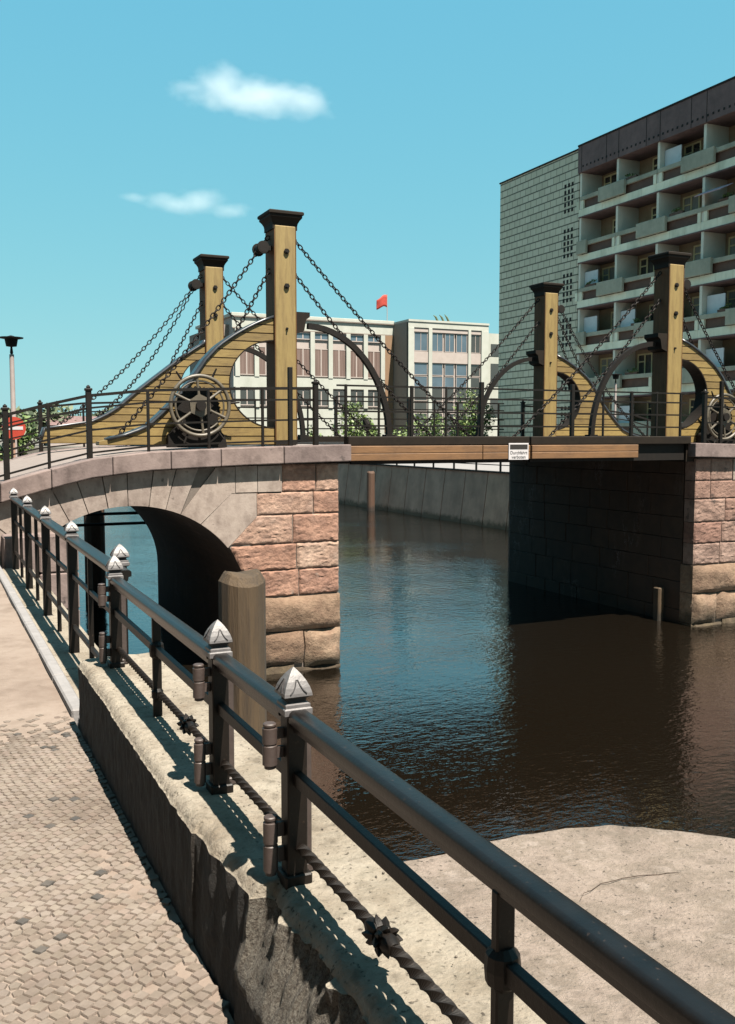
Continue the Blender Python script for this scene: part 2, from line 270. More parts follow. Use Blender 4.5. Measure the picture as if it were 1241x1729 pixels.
    def torus(s, c, r, t, axis='y', n=40, k=8, flat=None):
        pts = []
        for i in range(n):
            a = 2*math.pi*i/n
            pts.append({'y': (c[0]+r*math.cos(a), c[1], c[2]+r*math.sin(a)), 'z': (c[0]+r*math.cos(a), c[1]+r*math.sin(a), c[2])}[axis])
        return s.tube(pts, t, k, closed=True, up=(0, 1, 0) if axis == 'y' else (0, 0, 1), flat=flat)
    def build(s, name, mat, parent=None, smooth=False, origin=None):
        o = Vector(origin) if origin else (parent_loc(parent) if parent else Vector())
        me = bpy.data.meshes.new(name); me.from_pydata([tuple(Vector(v)-o) for v in s.v], [], s.f)
        for m in (mat if isinstance(mat, (list, tuple)) else [mat]): me.materials.append(MAT[m])
        me.polygons.foreach_set('material_index', s.mi)
        if smooth:
            me.polygons.foreach_set('use_smooth', [True]*len(me.polygons))
            me.set_sharp_from_angle(angle=R(40))
        me.update()
        ob = bpy.data.objects.new(name, me); COL.objects.link(ob)
        if parent: ob.parent = parent
        else: ob.location = o
        return ob
def parent_loc(o):
    v = Vector(o.location)
    while o.parent: o = o.parent; v += Vector(o.location)
    return v
def tag(o, label=None, cat=None, group=None, kind=None):
    for k, v in (('label', label), ('category', cat), ('group', group), ('kind', kind)):
        if v: o[k] = v
    return o
def thing(name, label, cat, loc=(0, 0, 0), group=None):
    o = bpy.data.objects.new(name, None); COL.objects.link(o); o.location = loc; o.empty_display_size = .2
    return tag(o, label, cat, group)
def struct(name, mb, mat, **k): return tag(mb.build(name, mat, **k), kind='structure')
def interp(pts, x):
    if x <= pts[0][0]: return pts[0][1]
    for (a, b), (c, d) in zip(pts, pts[1:]):
        if x <= c: return b+(d-b)*(x-a)/(c-a)
    return pts[-1][1]
def copy_tree(o, loc):
    def rec(s, p):
        c = s.copy(); COL.objects.link(c)
        if p: c.parent = p
        for ch in [q for q in COL.objects if q.parent == s]: rec(ch, c)
        return c
    c = rec(o, None); c.location = loc; return c

# ------------------------------------------------------------------ ground, water, pavement
PZ = 2.13                                              # pavement level; water is at 0
g = MB()
def land(x0, x1, y0, y1, z): g.box(x0, x1, y0, y1, -3, z)
land(-1500, .80, -1500, 14.0, PZ-.05); land(-1500, .6, 14.0, 23.5, PZ-.3)
land(-1500, 2.2, 23.5, 118, 2.75); land(-1500, 2000, 118, 2500, 2.6)
land(22.85, 2000, -1500, 118, 2.38); land(.80, 22.85, -1500, -60, 2.1)
struct('ground', g, 'ground')
w = MB(); w.add([(.3, -62, 0), (23.4, -62, 0), (23.4, 119, 0), (.3, 119, 0)], [(0, 1, 2, 3)])
struct('water', w, 'water')

sand = MB(); n = 60
vs = []; fs = []
X0, X1, Y0, Y1 = -3.0, .845, -1.0, 14.6
nx, ny = 30, 90
for j in range(ny+1):
    for i in range(nx+1):
        x = X0+(X1-X0)*i/nx; y = Y0+(Y1-Y0)*j/ny
        vs.append((x, y, PZ+(.012 if y > 6.4 else .004)*mnoise.noise((x*1.6, y*1.6, 0))-.010*max(0, min(1, (6.7-y)/.5))))
for j in range(ny):
    for i in range(nx): a = j*(nx+1)+i; fs.append((a, a+1, a+nx+2, a+nx+1))
sand.add(vs, fs); struct('sandy_path', sand, 'sand', smooth=True)

# small mosaic paving, every stone real, in slightly wavering diagonal rows
cob = MB(); dcob = MB()
ca, sa = math.cos(R(38)), math.sin(R(38)); S = .049
for i in range(-105, 160):
    for j in range(-105, 160):
        u = (i+.5*(j % 2))*S; v = j*S*.92
        x = u*ca-v*sa; y = u*sa+v*ca+3.2
        y += .05*math.sin(x*2.6); x += .03*math.sin(y*2.1)
        if not (-1.35 < x < .835 and 1.9 < y < 6.75): continue
        if y > 5.9 and rnd.random() < (y-5.9)/.8: continue
        if x > .62 and y < 4.3 and rnd.random() < .14: continue
        h = S*.5*rnd.uniform(.86, 1.07); a0 = R(38)+.25*mnoise.noise((x*1.7, y*1.7, 3))+rnd.uniform(-.15, .15)
        zt = PZ+rnd.uniform(-.0015, .0015); tl = (rnd.uniform(-.02, .02), rnd.uniform(-.02, .02))
        ring = []; nk = 4 if rnd.random() < .9 else 5
        for k in range(nk):
            an = a0+math.pi/4+k*2*math.pi/nk+rnd.uniform(-.09, .09)
            rr = h*rnd.uniform(1.27, 1.40) if nk == 4 else h*rnd.uniform(1.08, 1.2); ring.append((math.cos(an)*rr, math.sin(an)*rr))
        pv = [(x+px, y+py, PZ-.03) for px, py in ring]
        pv += [(x+px*.98, y+py*.98, zt-.009+px*tl[0]+py*tl[1]) for px, py in ring]
        pv += [(x+px*.84, y+py*.84, zt-.001+px*tl[0]+py*tl[1]) for px, py in ring]
        pf = [(k, (k+1)%nk, (k+1)%nk+nk, k+nk) for k in range(nk)]+[(k+nk, (k+1)%nk+nk, (k+1)%nk+2*nk, k+2*nk) for k in range(nk)]+[tuple(range(2*nk, 3*nk))]
        cl = mnoise.noise((x*2.3, y*2.3, 5.1))
        (dcob if rnd.random() < (.007 if cl < .25 else .09) else cob).add(pv, pf)
struct('mosaic_pavement', cob, 'cobble', smooth=True)
struct('mosaic_pavement', dcob, 'dark_cobble', smooth=True)

kb = thing('kerb', 'whitish low kerb strip along the sandy path beside the far railing', 'kerb', (.88, 9, PZ))
k = MB(); y = 6.45
while y < 13.9:
    L = rnd.uniform(.9, 1.3); k.cbox(.835, .925, y, y+L-.012, PZ-.1, PZ+.055+rnd.uniform(-.004, .004), .012); y += L
k.build('kerb_stone', 'kerb', kb)

# ------------------------------------------------------------------ quay wall, plinth and platform
qw = thing('quay_wall', 'pale rough stone plinth and platform carrying the black iron railing', 'quay wall', (1.1, 2.5, 0))
LZ = 2.59
def edge_x(y):
    if y < 2.78: return .955+.03*mnoise.noise((y*4, 3, 0))+.012*mnoise.noise((y*17, 8, 0))
    if y < 3.35: return .865+.05*(3.35-y)+.03*mnoise.noise((y*9, 1, 0))
    return .85+.012*mnoise.noise((y*2.2, 0, 0))+.004*mnoise.noise((y*14, 0, 0))
pl = MB(); rows = []
ys = [-3+4.6*i/40 for i in range(40)]+[1.6+4.55*i/520 for i in range(521)]
for y in ys:
    ex = edge_x(y); brk = max(0, min(1, (2.82-y)/.12))
    sec = []
    # bottom of the face, up the face, rounded or broken edge, over the top, to the back
    for k in range(21):
        v_ = k/20; z = PZ-.2+(LZ-.05-PZ+.2)*v_
        fx = .848+(ex-.848)*max(0, (v_-.62)/.38)**.8 if brk > 0 else .848+(ex-.848)*v_
        up = max(0, (v_-.5)*2)*brk
        sec.append((fx-.004+(.007+.022*up)*mnoise.noise((y*11, z*11, 2))+(.003+.016*up)*mnoise.noise((y*31, z*31, 5))+.016*up*max(0, mnoise.noise((y*58, z*58, 2))), z+.012*up*mnoise.noise((y*37, z*37, 8))))
    for k in range(1, 7):
        a = math.pi/2*k/6; r = .055
        sec.append((ex+r*(1-math.cos(a))+.006*mnoise.noise((y*40, k, 7)), LZ-.06+r*math.sin(a)+.008*mnoise.noise((y*31, k, 9))))
    for k in range(1, 13):
        x = ex+.055+(1.43-ex-.055)*k/12
        sec.append((x, LZ-.004+.008*mnoise.noise((x*7, y*7, 1))+.004*mnoise.noise((x*30, y*30, 4))))
    be = 1.40+.02*mnoise.noise((y*5, 5, 5))+.012*mnoise.noise((y*16, 9, 5))
    sec[-1] = (be, LZ-.02); sec.append((be+.012, LZ-.08)); sec.append((be-.02, LZ-.3)); sec.append((be-.03, -1.5))
    rows.append([(x, y, z) for x, z in sec])
def strip(rws, k0, k1, name, mat):
    f = MB(); n_ = k1-k0+1
    f.add([p for r_ in rws for p in r_[k0:k1+1]], [(j*n_+i, j*n_+i+1, (j+1)*n_+i+1, (j+1)*n_+i) for j in range(len(rws)-1) for i in range(n_-1)])
    f.f = [q[::-1] for q in f.f]; f.build(name, mat, qw, smooth=True)
nb_ = sum(1 for y in ys if y < 2.80)
strip(rows[:nb_+1], 0, 11, 'plinth_face', 'shadeface'); strip(rows[:nb_+1], 11, 20, 'broken_edge', 'rubble'); strip(rows[nb_:], 0, 20, 'plinth_face', 'shadeface')
rows = [r_[20:] for r_ in rows]; m = len(rows[0])
pl.add([p for r_ in rows for p in r_], [(j*m+i, j*m+i+1, (j+1)*m+i+1, (j+1)*m+i) for j in range(len(rows)-1) for i in range(m-1)]
       )
endc = MB(); endc.box(.86, 1.40, 6.0, 6.148, PZ-.2, LZ-.03); endc.build('plinth_end', 'shadeface', qw)
pf = pl.f; pl.f = [f[::-1] for f in pf]
pl.build('plinth', 'plinth', qw, smooth=True)
# projecting platform on the right, an uneven slab with a worn edge
plat = MB()
out = [(1.36, 2.74), (1.50, 2.715), (1.72, 2.70), (1.95, 2.725), (2.14, 2.735), (2.31, 2.70), (2.44, 2.60), (2.60, 2.47), (2.85, 2.22), (3.1, 1.9), (3.25, 1.4), (3.3, .2), (3.3, -3)]
dense = []
for (a, b), (c, d) in zip(out, out[1:]):
    k = max(2, int(math.hypot(c-a, d-b)/.03))
    dense += [(a+(c-a)*t/k, b+(d-b)*t/k) for t in range(k)]
dense.append(out[-1])
cols = []
for i, (x, y) in enumerate(dense):
    j = .012*mnoise.noise((x*14, y*14, 0))
    ix = 1.36; iy = min(y, 2.6); col = []
    for t in range(0, 25):
        f = t/24; px = ix+(x-ix)*f; py = y+j*f
        drop = .035*max(0, f-.93)/.07
        col.append((px, py, LZ-.012+.012*mnoise.noise((px*3, py*3, 2))+.006*mnoise.noise((px*13, py*13, 6))-drop))
    col.append((x+.012, y+j+.012, LZ-.10)); col.append((x-.02, y-.03, LZ-.32)); col.append((x-.03, y-.04, -1.5))
    cols.append(col)
m = len(cols[0])
plat.add([p for c in cols for p in c], [(j*m+i, (j+1)*m+i, (j+1)*m+i+1, j*m+i+1) for j in range(len(cols)-1) for i in range(m-1)])
plat.f = [f[::-1] for f in plat.f]
plat.build('platform', 'concrete', qw, smooth=True)
# lower coping that carries the far railing
lc = MB(); y = 6.16
while y < 14.3:
    L = rnd.uniform(1.2, 1.7); L = min(L, 14.35-y)
    lc.cbox(.93, 1.36+rnd.uniform(-.02, .02), y, y+L-.01, PZ-.35, PZ-.01+rnd.uniform(-.008, .008), .02); y += L
lc.build('low_coping', 'plinth', qw)
bw = MB(); bw.box(.8, 1.33, 6.16, 14.3, -2, PZ-.33)
for j in range(4):                                     # landing beside the bridge
    y = 14.2
bw.build('wall_face', 'pinkstone', qw)
but = MB()
for j in range(6):
    z = -.8+j*.56; x = 1.0
    while x < 2.0:
        L = min(rnd.uniform(.38, .6), 2.04-x); L = 2.04-x if 2.04-x-L < .2 else L
        but.cbox(x, x+L-.012, 14.45, 14.99, z, z+.548, .02); x += L
but.build('buttress', 'coping', qw)

gv = MB(); q = random.Random(4)
for _ in range(420):
    x, y = q.uniform(1.0, 2.6), q.uniform(.9, 6.0)
    if y > 2.62 and x > 1.34 or x > 2.3 and y > 2.4 or x < 1.0: continue
    r_ = q.uniform(.0015, .0055)*(1.6 if q.random() < .06 else 1); zt_ = LZ-.016+.012*mnoise.noise((x*3, y*3, 2)) if x > 1.38 and y < 2.7 else LZ-.002
    gv.lathe((x, y, zt_), [(r_*.7, -r_*.5), (r_, 0), (r_*.75, r_*.5), (r_*.2, r_*.75)], 5, rot=q.random()*3)
tag(gv.build('gravel', 'grit'), 'scattered grit and tiny dark pebbles on the pale stone platform', 'gravel', kind='stuff')

# ------------------------------------------------------------------ foreground railing
RX, RT = 1.03, 3.155
def add_post(parent, x, y, zb, rail_top, s=.033):
    p = MB(); p.cbox(x-s, x+s, y-s, y+s, zb-.02, rail_top, .004)
    p.cbox(x-s-.012, x+s+.012, y-s-.012, y+s+.012, zb-.02, zb+.028, .005)
    po = p.build('post', 'iron', parent)
    c = MB(); k = s/.033
    c.lathe((x, y, rail_top), [(.037*k, -.03), (.046*k, -.022), (.046*k, -.004), (.041*k, 0), (.041*k, .010), (.030*k, .016)], square=True)
    c.cur = 1; c.lathe((x, y, rail_top), [(.030*k, .0165), (.030*k, .026), (.046*k, .036)], square=True)
    c.cur = 0
    prof = [(.0465*k, .0365), (.0455*k, .046), (.0405*k, .063), (.032*k, .081), (.0205*k, .099), (.009*k, .113), (.001*k, .121)]
    c.lathe((x, y, rail_top), prof, square=True)
    for ax in range(4):                                # lancet groove on each face of the pyramid
        a = ax*math.pi/2; d = Vector((math.cos(a), math.sin(a), 0)); t = Vector((-d.y, d.x, 0))
        def fp(u, z):
            r = interp([(q[1], q[0]) for q in prof], z)+.0022
            return Vector((x, y, rail_top))+d*r+t*u*k+Vector((0, 0, z))
        for sg in (-1, 1):
            line = [fp(sg*.027, .046), fp(sg*.017, .055), fp(sg*.009, .068), fp(sg*.002, .087)]
            c.cur = 1; c.tube(line, .0022*k, 4); c.cur = 0
    c.build('cap', ['cap', 'groove'], po)
    return po
def rail_profile(mb, x, y0, y1, zt, w=.033, h=.066, n=24):
    L = [(-w*.55, -h), (-w*.62, -h*.66), (-w*.96, -h*.60), (-w, -h*.54), (-w, -h*.22), (-w*.93, -h*.12), (-w*.68, -h*.02), (-w*.55, 0)]
    sec = L+[(-a, b) for a, b in L[::-1]]
    mb.prism([(x+a, zt+b) for a, b in sec], y0, y1)
def twisted(mb, x, y0, y1, z, s=.026):
    n = int((y1-y0)/.008); mb.tube([(x, y0+(y1-y0)*i/n, z) for i in range(n+1)], 1, flat=(s, s), twist=.24)
nr = thing('quay_railing', 'black iron railing in the foreground on the raised stone plinth with pale pyramid caps', 'railing', (RX, 2.75, LZ))
PY = [.72, 2.76, 3.61, 5.86]
for y in PY: add_post(nr, RX, y, LZ, RT)
for a, b in zip([-2.2]+PY, PY):
    h = MB(); rail_profile(h, RX, a+.05, b-.045, RT-.005); h.build('handrail', 'handrail', nr, smooth=True)
    f = MB(); f.cbox(RX-.014, RX+.014, a+.034, b-.034, 2.905, 2.95, .003); f.build('middle_rail', 'iron', nr)
    t = MB(); twisted(t, RX+.01, a+.034, b-.034, 2.70); t.build('twisted_rail', 'iron', nr)
for y in (1.56, 4.72):
    b = MB(); b.cbox(RX-.022, RX+.022, y-.013, y+.013, LZ-.01, 3.09, .004)
    b.lathe((RX, y, 2.925), [(.02, -.045), (.035, -.03), (.038, 0), (.035, .03), (.02, .045)], 12)
    b.lathe((RX, y, 2.70), [(.02, -.03), (.03, -.015), (.03, .015), (.02, .03)], 12)
    b.build('baluster', 'iron', nr)
def ornament(y):
    o = MB(); x, z = RX+.01, 2.70
    o.tube([(x, y-.075, z), (x, y-.05, z), (x, y-.02, z), (x, y+.02, z), (x, y+.05, z), (x, y+.075, z)], [.017, .027, .024, .024, .027, .017], 12)
    for sgn in (-1, 1):
        for k in range(8):
            a = 2*math.pi*k/8; d = Vector((math.cos(a), 0, math.sin(a))); c = Vector((x, y+sgn*.012, z))
            o.tube([c+d*.018, c+d*.030+Vector((0, sgn*.014, 0)), c+d*.041+Vector((0, sgn*.026, 0))], [.014, .012, .002], 5)
    o.build('spiked_collar', 'iron', nr, smooth=True)
for y in (2.14, 4.15): ornament(y)
for y in PY[1:]:
    for z0, z1 in ((2.97, 3.10), (2.625, 2.80)):
        hb = MB(); x, yy = RX-.076, y+.012; hgt = z1-z0
        hb.lathe((x, yy, z0), [(.014, -.014), (.018, -.012), (.018, -.002), (.0235, 0), (.0235, hgt*.47), (.021, hgt*.485), (.021, hgt*.515), (.0235, hgt*.53), (.0235, hgt*.90), (.019, hgt*.91), (.019, hgt*.95), (.0215, hgt*.96), (.0215, hgt), (.018, hgt+.003)], 14)
        hb.box(x, RX-.033, yy-.007, yy+.007, z0+hgt*.15, z0+hgt*.42); hb.box(x, RX-.033, yy-.007, yy+.007, z0+hgt*.62, z0+hgt*.88)
        hb.build('hinge', 'hinge', nr, smooth=True)
    st = MB(); st.cbox(RX+.036, RX+.072, y+.03, y+.05, LZ+.02, 3.06, .003); st.cbox(RX+.03, RX+.078, y+.02, y+.06, LZ, LZ+.03, .004); st.build('gate_stile', 'hinge', nr)

fr = thing('quay_railing', 'black iron railing with five pale caps along the lower quay near the arch', 'railing', (1.13, 10, PZ))
FX, FT = 1.13, 3.15
FY = [6.5, 8.45, 10.4, 12.3, 14.2]
for i, y in enumerate(FY): add_post(fr, FX+(.05 if i == 0 else 0), y, PZ-.04, FT, .04)
for a, b in zip(FY, FY[1:]):
    h = MB(); rail_profile(h, FX, a+.05-(.45 if a == 6.5 else 0), b-.05, FT-.005, .05, .07); h.build('handrail', 'handrail', fr, smooth=True)
    for z in (2.80, 2.36):
        f = MB(); f.cbox(FX-.013, FX+.013, a+.04, b-.04, z-.02, z+.02, .003); f.build('middle_rail', 'iron', fr)
    mb = MB(); y = (a+b)/2; mb.cbox(FX-.018, FX+.018, y-.018, y+.018, PZ-.04, 3.09, .004); mb.build('baluster', 'iron', fr)

# ------------------------------------------------------------------ mooring piles
def pile(x, y, r, z0, z1, label, mat='pile', sides=14, chamf=.09):
    p = MB(); n = 14; vs = []
    prof = [(r*1.02, z0), (r, z0+1), (r*.99, z1-chamf), (r*.78, z1-.015), (r*.70, z1)]
    p.lathe((x, y, 0), prof, sides, rot=.2)
    for i, v in enumerate(p.v):
        a = math.atan2(v[1]-y, v[0]-x); k = 1+.035*mnoise.noise((math.cos(a)*2, math.sin(a)*2, v[2]*.3))
        p.v[i] = (x+(v[0]-x)*k, y+(v[1]-y)*k, v[2]+(.02*math.cos(a*2) if v[2] > z1-.1 else 0))
    o = p.build('mooring_pile', mat, None, origin=(x, y, 0)); return tag(o, label, 'mooring pile')
pile(2.51, 8.0, .208, -1.5, 2.80, 'thick weathered oak mooring pile standing in the water in front of the red pier')
pile(3.62, 23.1, .24, -1.5, 2.9, 'brown timber pile seen through the stone arch at its left edge', 'rust')
pile(21.6, 45.9, .22, -1.5, 2.1, 'rusty brown pile in the water before the far grey sloping wall', 'rust')
tag(MB().cbox(14.28, 14.44, 15.75, 15.93, -1, .72, .02).build('mooring_pile', 'pile', origin=(14.36, 15.84, 0)), 'short square timber stump at the waterline of the dark right pier', 'mooring pile')
for z, lab in ((2.20, 'upper of two dark beams spanning the water behind the stone arch'), (1.96, 'lower of two dark beams spanning the water behind the stone arch')):
    b = MB(); b.tube([(.8, 22.35, z-.03), (3, 22.35, z), (4.86, 22.35, z)], .035, 8)
    tag(b.build('fender_beam', 'old_iron', origin=(3, 22.35, z)), lab, 'beam')

# ------------------------------------------------------------------ stone side spans
DECK = [(-6, 2.13), (-3.5, 2.28), (-1.5, 2.62), (0, 3.03), (1.09, 3.33), (1.77, 3.515), (2.31, 3.645), (3.2, 3.745), (4.2, 3.785), (4.84, 3.81), (6.62, 3.85)]
YF, YB = 15.0, 22.0
def dz(x): return interp(DECK, x)
def side_span(T, lab, seed, facemat, left):
    """T maps the left-hand x to world x"""
    r_ = random.Random(seed)
    root = thing('bridge_side_span', lab, 'bridge span', (T(5.5), 18.5, 0))
    acx, acz, aa, ab = 2.9, 1.07, 1.95, 1.83
    def arch(a, t=0.0):
        n_ = Vector((math.cos(a)/aa, math.sin(a)/ab)).normalized()
        return (acx+aa*math.cos(a)+n_.x*t, acz+ab*math.sin(a)+n_.y*t)
    def P(poly): return [(T(x), z) for x, z in poly]
    # core of the span (everything above the arch), as slices along the arch
    core = MB(); steps = [math.pi*k/40 for k in range(41)]
    for a0, a1 in zip(steps, steps[1:]):
        x0, z0 = arch(a0); x1, z1 = arch(a1)
        core.prism(P([(x0, z0), (x1, z1), (x1, dz(x1)-.29), (x0, dz(x0)-.29)]), YF+.03, YB-.03)
    xs = [-6, -3.5, -1.5, 0, .95]
    for a, b in zip(xs, xs[1:]): core.prism(P([(a, -2), (b, -2), (b, dz(b)-.29), (a, dz(a)-.29)]), YF+.03, YB-.03)
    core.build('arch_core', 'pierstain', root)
    sb = MB()
    for a0, a1 in zip(steps, steps[1:]):
        x0, z0 = arch(a0, .03); x1, z1 = arch(a1, .03)
        sb.prism(P([(x0, z0), (x1, z1), (x1, dz(x1)-.30), (x0, dz(x0)-.30)]), YF+.004, YF+.04)
    sb.build('spandrel_backing', 'mortar', root)
    # pier body
    p0, p1 = 4.85, 6.45
    pb = MB()
    z = -1.5; row = 0
    pb.box(min(T(p0), T(p1-.05)), max(T(p0), T(p1-.05)), YF+.16, YB-.1, -2, 3.54)
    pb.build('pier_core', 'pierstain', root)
    ps = MB(); z = -.9
    while z < 3.5:                                      # inner face of the pier towards the opening
        h = .46 if z > .6 else .6; h = min(h, 3.54-z); y = YF+.35-(.0 if row % 2 else .0)
        while y < YB-.12:
            L = r_.uniform(.6, 1.1); L = min(L, YB-.1-y); L = YB-.1-y if YB-.1-y-L < .3 else L
            d = r_.uniform(0, .015)
            ps.cbox(T(p1-.3), T(p1-.02+d), y, y+L-.006, z, z+h-.006, .010); y += L
        z += h; row += 1
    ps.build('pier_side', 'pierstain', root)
    def rough_block(mb, quad, yf, amp, sd, depth=.3, nx_=26, nz_=20):
        """hewn block: quad = 4 (x,z) corners counter-clockwise, uneven front, rounded arrises"""
        vs_ = []; fs_ = []; (a0, a1, a2, a3) = quad; Lx = math.hypot(a1[0]-a0[0], a1[1]-a0[1]); Lz = math.hypot(a3[0]-a0[0], a3[1]-a0[1])
        for j in range(nz_+1):
            for i in range(nx_+1):
                u, v_ = i/nx_, j/nz_
                x = (a0[0]*(1-u)+a1[0]*u)*(1-v_)+(a3[0]*(1-u)+a2[0]*u)*v_; z = (a0[1]*(1-u)+a1[1]*u)*(1-v_)+(a3[1]*(1-u)+a2[1]*u)*v_
                e = min(u*Lx, (1-u)*Lx, v_*Lz, (1-v_)*Lz); rd = min(1, e/.022)**.5
                d = amp*(.5+.6*mnoise.noise((x*3.1, z*5.2, sd))+.6*mnoise.noise((x*7, z*22, sd+2))+.6*mnoise.noise((x*19, z*40, sd+4)))
                jit = .012 if 0 < e else .008
                vs_.append((T(x+jit*mnoise.noise((x*9, z*9, sd+7))), yf+.012-rd*(.012+d), z+jit*mnoise.noise((x*9, z*9, sd+9))))
        for j in range(nz_):
            for i in range(nx_):
                a = j*(nx_+1)+i; q = (a, a+1, a+nx_+2, a+nx_+1); fs_.append(q if left else q[::-1])
        edge = [i for i in range(nx_+1)]+[(j+1)*(nx_+1)+nx_ for j in range(nz_)]+[nz_*(nx_+1)+nx_-1-i for i in range(nx_)]+[(nz_-1-j)*(nx_+1) for j in range(nz_-1)]
        nb = len(vs_); vs_ += [(vs_[i][0], yf+depth, vs_[i][2]) for i in edge]
        for k_ in range(len(edge)):
            a, b = edge[k_], edge[(k_+1) % len(edge)]; q = (a, nb+k_, nb+(k_+1) % len(edge), b); fs_.append(q if left else q[::-1])
        mb.add(vs_, fs_)
    # front facing stones
    face = MB(); courses = [(-.9, -.1), (1.30, 1.745), (1.745, 2.19), (2.19, 2.68), (2.68, 3.06), (3.06, 3.53)]
    def inner_x(z):
        if z <= acz: return acx+aa
        q = 1-((z-acz)/ab)**2
        return acx+aa*math.sqrt(q) if q > 0 else acx
    def ring_x(z):                                      # outer edge of the voussoirs, where coursed stone starts
        return {1.30: 4.86, 1.745: 4.80, 2.19: 4.92, 2.68: 4.98, 3.06: 5.42}.get(z, 4.85)
    for z0, z1 in courses[1:]:
        xa = ring_x(z0); x = xa; row = []
        cuts = {1.30: [5.72], 1.745: [5.68], 2.19: [5.6], 2.68: [6.0], 3.06: [6.05]}[z0]
        edges = [xa]+[c+r_.uniform(-.04, .04) for c in cuts]+[p1]
        for a, b in zip(edges, edges[1:]):
            f = r_.uniform(0, .035)
            n_before = len(face.v)
            if a == xa:                                 # first stone is cut to the arch line
                lo, hi = max(inner_x(z0+.01)+.005, 4.50), max(inner_x(z1-.01)+.005, 4.50)
                if z0 == 2.19: lo, hi = 4.475, 4.97
                elif z0 > 2.3: lo = hi = xa
                q4 = [(lo, z0+.007), (b-.008, z0+.007), (b-.008, z1-.008), (hi, z1-.008)]
            else: q4 = [(a+.008, z0+.007), (b-.006, z0+.007), (b-.006, z1-.008), (a+.008, z1-.008)]
            rough_block(face, q4, YF-.005, .010+.012*(z0 < 2.6), seed+a*7+z0*3)
    face.build('pier_face', facemat, root, smooth=True)
    jm = MB(); jm.prism(P([(4.87, -1.2), (6.42, -1.2), (6.42, 3.53), (5.0, 3.53), (4.95, 2.2), (4.87, 1.2)]), YF+.022, YF+.2); jm.build('mortar_bed', 'mortar', root)
    # rough footing boulders
    bo = MB()
    for (xa, xb, za, zb, o) in ((4.95, 6.46, .70, 1.28, .10), (4.9, 5.78, .12, .68, .06), (5.80, 6.46, .05, .69, .12), (4.9, 5.6, -.7, .10, .1), (5.62, 6.47, -.7, .04, .18)):
        nx_, nz_ = 9, 7; vs_ = []; fs_ = []
        for j in range(nz_+1):
            for i in range(nx_+1):
                u, v_ = i/nx_, j/nz_; e = min(u, 1-u, v_, 1-v_)
                x = xa+(xb-xa)*u; z = za+(zb-za)*v_
                bul = o*min(1, e*5)**.6
                x += .03*mnoise.noise((x*4, z*4, seed)); z += .03*mnoise.noise((x*4, z*4, seed+3))
                vs_.append((T(x), YF-.02-bul*(1+.9*mnoise.noise((x*3, z*3, seed))), z))
        for j in range(nz_):
            for i in range(nx_):
                a = j*(nx_+1)+i; q = (a, a+1, a+nx_+2, a+nx_+1); fs_.append(q if left else q[::-1])
        edge = [i for i in range(nx_+1)]+[(j+1)*(nx_+1)+nx_ for j in range(nz_)]+[nz_*(nx_+1)+nx_-1-i for i in range(nx_)]+[(nz_-1-j)*(nx_+1) for j in range(nz_-1)]
        nb = len(vs_)
        vs_ += [(vs_[i][0], YF+.34, vs_[i][2]) for i in edge]
        for k_ in range(len(edge)):
            a, b = edge[k_], edge[(k_+1) % len(edge)]; q = (a, nb+k_, nb+(k_+1) % len(edge), b); fs_.append(q if left else q[::-1])
        bo.add(vs_, fs_)
    bo.build('footing', 'boulder', root, smooth=True)
    # voussoirs
    vo = MB(); cuts = [36.5, 55, 66, 73.5, 81.5, 91, 100, 109, 118, 128, 140, 155]
    for a0, a1 in zip(cuts, cuts[1:]):
        f = r_.uniform(0, .014)
        sub = 6; inn = []; outp = []
        for k_ in range(sub+1):
            a = R(a0+.2+(a1-a0-.4)*k_/sub); inn.append(arch(a, .004))
            ox, oz = arch(a, 1.6)
            if oz > dz(ox)-.300:                        # cut off under the coping
                ix_, iz_ = inn[-1]; lo, hi = 0, 1
                for _ in range(20):
                    md = (lo+hi)/2; qx, qz = ix_+(ox-ix_)*md, iz_+(oz-iz_)*md
                    if qz > dz(qx)-.300: hi = md
                    else: lo = md
                ox, oz = ix_+(ox-ix_)*lo, iz_+(oz-iz_)*lo
            outp.append((ox, oz))
        if a0 == 36.5: outp = [(4.965, 2.66), (4.965, 3.05), (4.53, 3.05)]
        elif a0 == 55: outp = [(4.54, 3.06), (4.60, 3.06), (4.60, 3.49), (4.28, 3.485)]
        vo.prism(P(inn+outp[::-1]), YF-.014-f, YF+.4)
    # pale course block right of the ring
    for xa, xb in ((4.61, 4.98), (4.99, 5.41)): vo.prism(P([(xb, 3.07), (xb, 3.505), (xa, 3.495), (xa, 3.07)]), YF-.016, YF+.3)
    vo.prism(P([(1.9, 3.23), (1.3, 3.06), (.2, 2.72), (-.6, 2.5), (-.6, 1.4), (.35, 1.4), (.62, 1.9), (.85, 2.3), (1.45, 2.86)]), YF-.006, YF+.3)
    vo.build('arch_ring', 'palestone', root)
    bk = MB()
    bk.prism(P([(4.86, -2), (6.4, -2), (6.4, 3.52), (4.86, 3.5)]), YB-.1, YB+.0); bk.build('back_wall', 'pinkstone', root)
    # coping stones, front and back
    edges = [-6, -4.6, -3.5, -2.2, -1.2, -.1, 1.0, 1.72, 2.62, 3.52, 4.33, 5.4, 6.62]
    for y0, y1 in ((YF-.17, YF+.42), (YB-.42, YB+.15)):
        cp = MB()
        for a, b in zip(edges, edges[1:]):
            xs_ = [a+.005]+[x for x, _ in DECK if a+.06 < x < b-.06]+[b-.005]
            top = [(x, dz(x)) for x in xs_]; bot = [(x, dz(x)-.285) for x in xs_]
            f = r_.uniform(-.006, .006)
            cp.prism(P(bot+top[::-1]), y0+f, y1)
        co = cp.build('coping', 'coping', root)
        bv = co.modifiers.new('edges', 'BEVEL'); bv.width = .016; bv.segments = 2; bv.limit_method = 'ANGLE'
    dk = MB()
